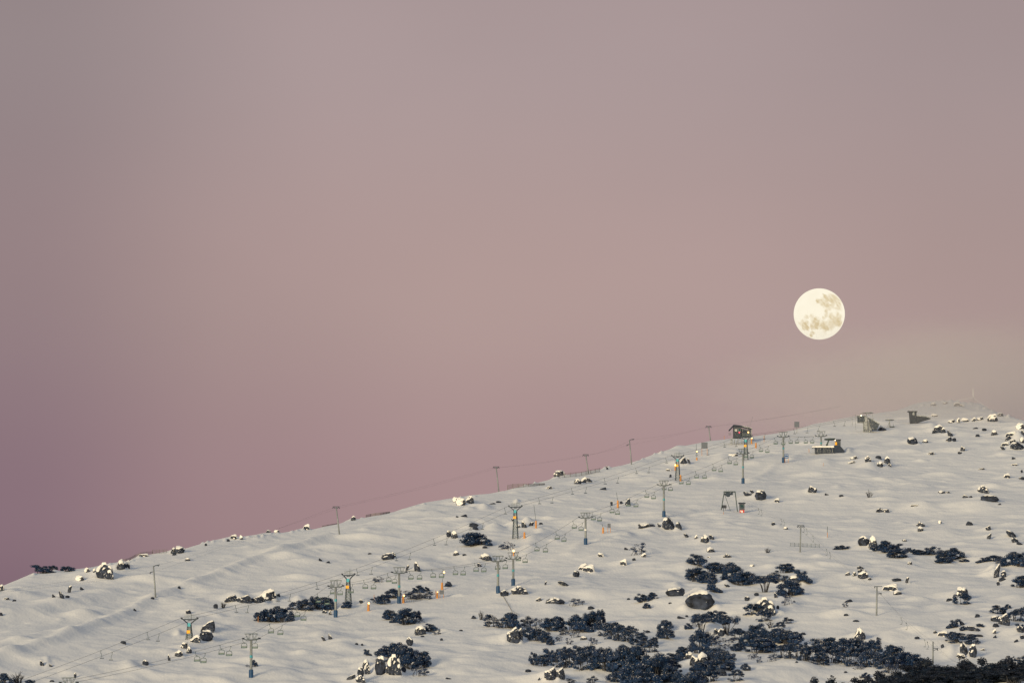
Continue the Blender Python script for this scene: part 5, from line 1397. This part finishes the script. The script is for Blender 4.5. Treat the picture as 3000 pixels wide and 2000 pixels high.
t_ = mt.node_tree; t_.nodes.clear()
an = N(t_, 'ShaderNodeAttribute', attribute_name='maria')
cr_ = mix_n(t_, an.outputs['Fac'], MOON_HI, MOON_LO)
em = N(t_, 'ShaderNodeEmission'); em.inputs[1].default_value = 1.0
L(t_, cr_, em.inputs[0])
om = N(t_, 'ShaderNodeOutputMaterial'); L(t_, em.outputs[0], om.inputs[0])
mt.cycles.emission_sampling = 'NONE'
me.materials.append(mt)
o = tag(put('moon', me), 'full cream-coloured moon with grey seas above the ridge', 'moon')
o.location = mo
o.rotation_euler = (0, 0, -a)

# ------------------------------------------------------------------ the fog bank round the summit
def fog(X, Y, d, hx, hd, hz, dens, seed, rz=0.0):
    a, te = azte(X, Y)
    v = SV.copy()
    v = v * (1 + 0.13 * n3(v, seed, 1.4) + 0.06 * n3(v, seed + 2, 3.5))[:, None]
    v = v * np.array([hx, hd, hz]) * 1.05
    mt = bpy.data.materials.new('fog'); mt.use_nodes = True
    t_ = mt.node_tree; t_.nodes.clear()
    pv = N(t_, 'ShaderNodeVolumePrincipled')
    pv.inputs['Color'].default_value = (*FOG_C, 1)
    pv.inputs['Anisotropy'].default_value = 0.1
    tc = N(t_, 'ShaderNodeTexCoord'); mp = N(t_, 'ShaderNodeMapping')
    mp.inputs['Scale'].default_value = (1 / hx, 1 / hd, 1 / hz)
    L(t_, tc.outputs['Object'], mp.inputs[0])
    ln = N(t_, 'ShaderNodeVectorMath', operation='LENGTH'); L(t_, mp.outputs[0], ln.inputs[0])
    nz_ = N(t_, 'ShaderNodeTexNoise'); nz_.inputs['Scale'].default_value = 2.6; nz_.inputs['Detail'].default_value = 3.0
    L(t_, mp.outputs[0], nz_.inputs[0])
    rr = math_n(t_, 'ADD', ln.outputs['Value'], math_n(t_, 'MULTIPLY', math_n(t_, 'SUBTRACT', nz_.outputs[0], 0.5), 0.55))
    fall = N(t_, 'ShaderNodeMapRange', interpolation_type='SMOOTHSTEP')
    fall.inputs[1].default_value, fall.inputs[2].default_value = 0.95, 0.05
    L(t_, rr, fall.inputs[0])
    L(t_, math_n(t_, 'MULTIPLY', fall.outputs[0], dens), pv.inputs['Density'])
    om = N(t_, 'ShaderNodeOutputMaterial'); L(t_, pv.outputs[0], om.inputs['Volume'])
    me = to_mesh('fog_bank', v, mt)
    o = tag(put('fog_bank', me), 'pale fog bank drifting over the summit', 'fog', None, 'stuff')
    o.location = (d * math.sin(a), d * math.cos(a), d * te); o.rotation_euler = (0, 0, rz - a)
for f in FOGS: fog(*f)
bpy.context.view_layer.update()
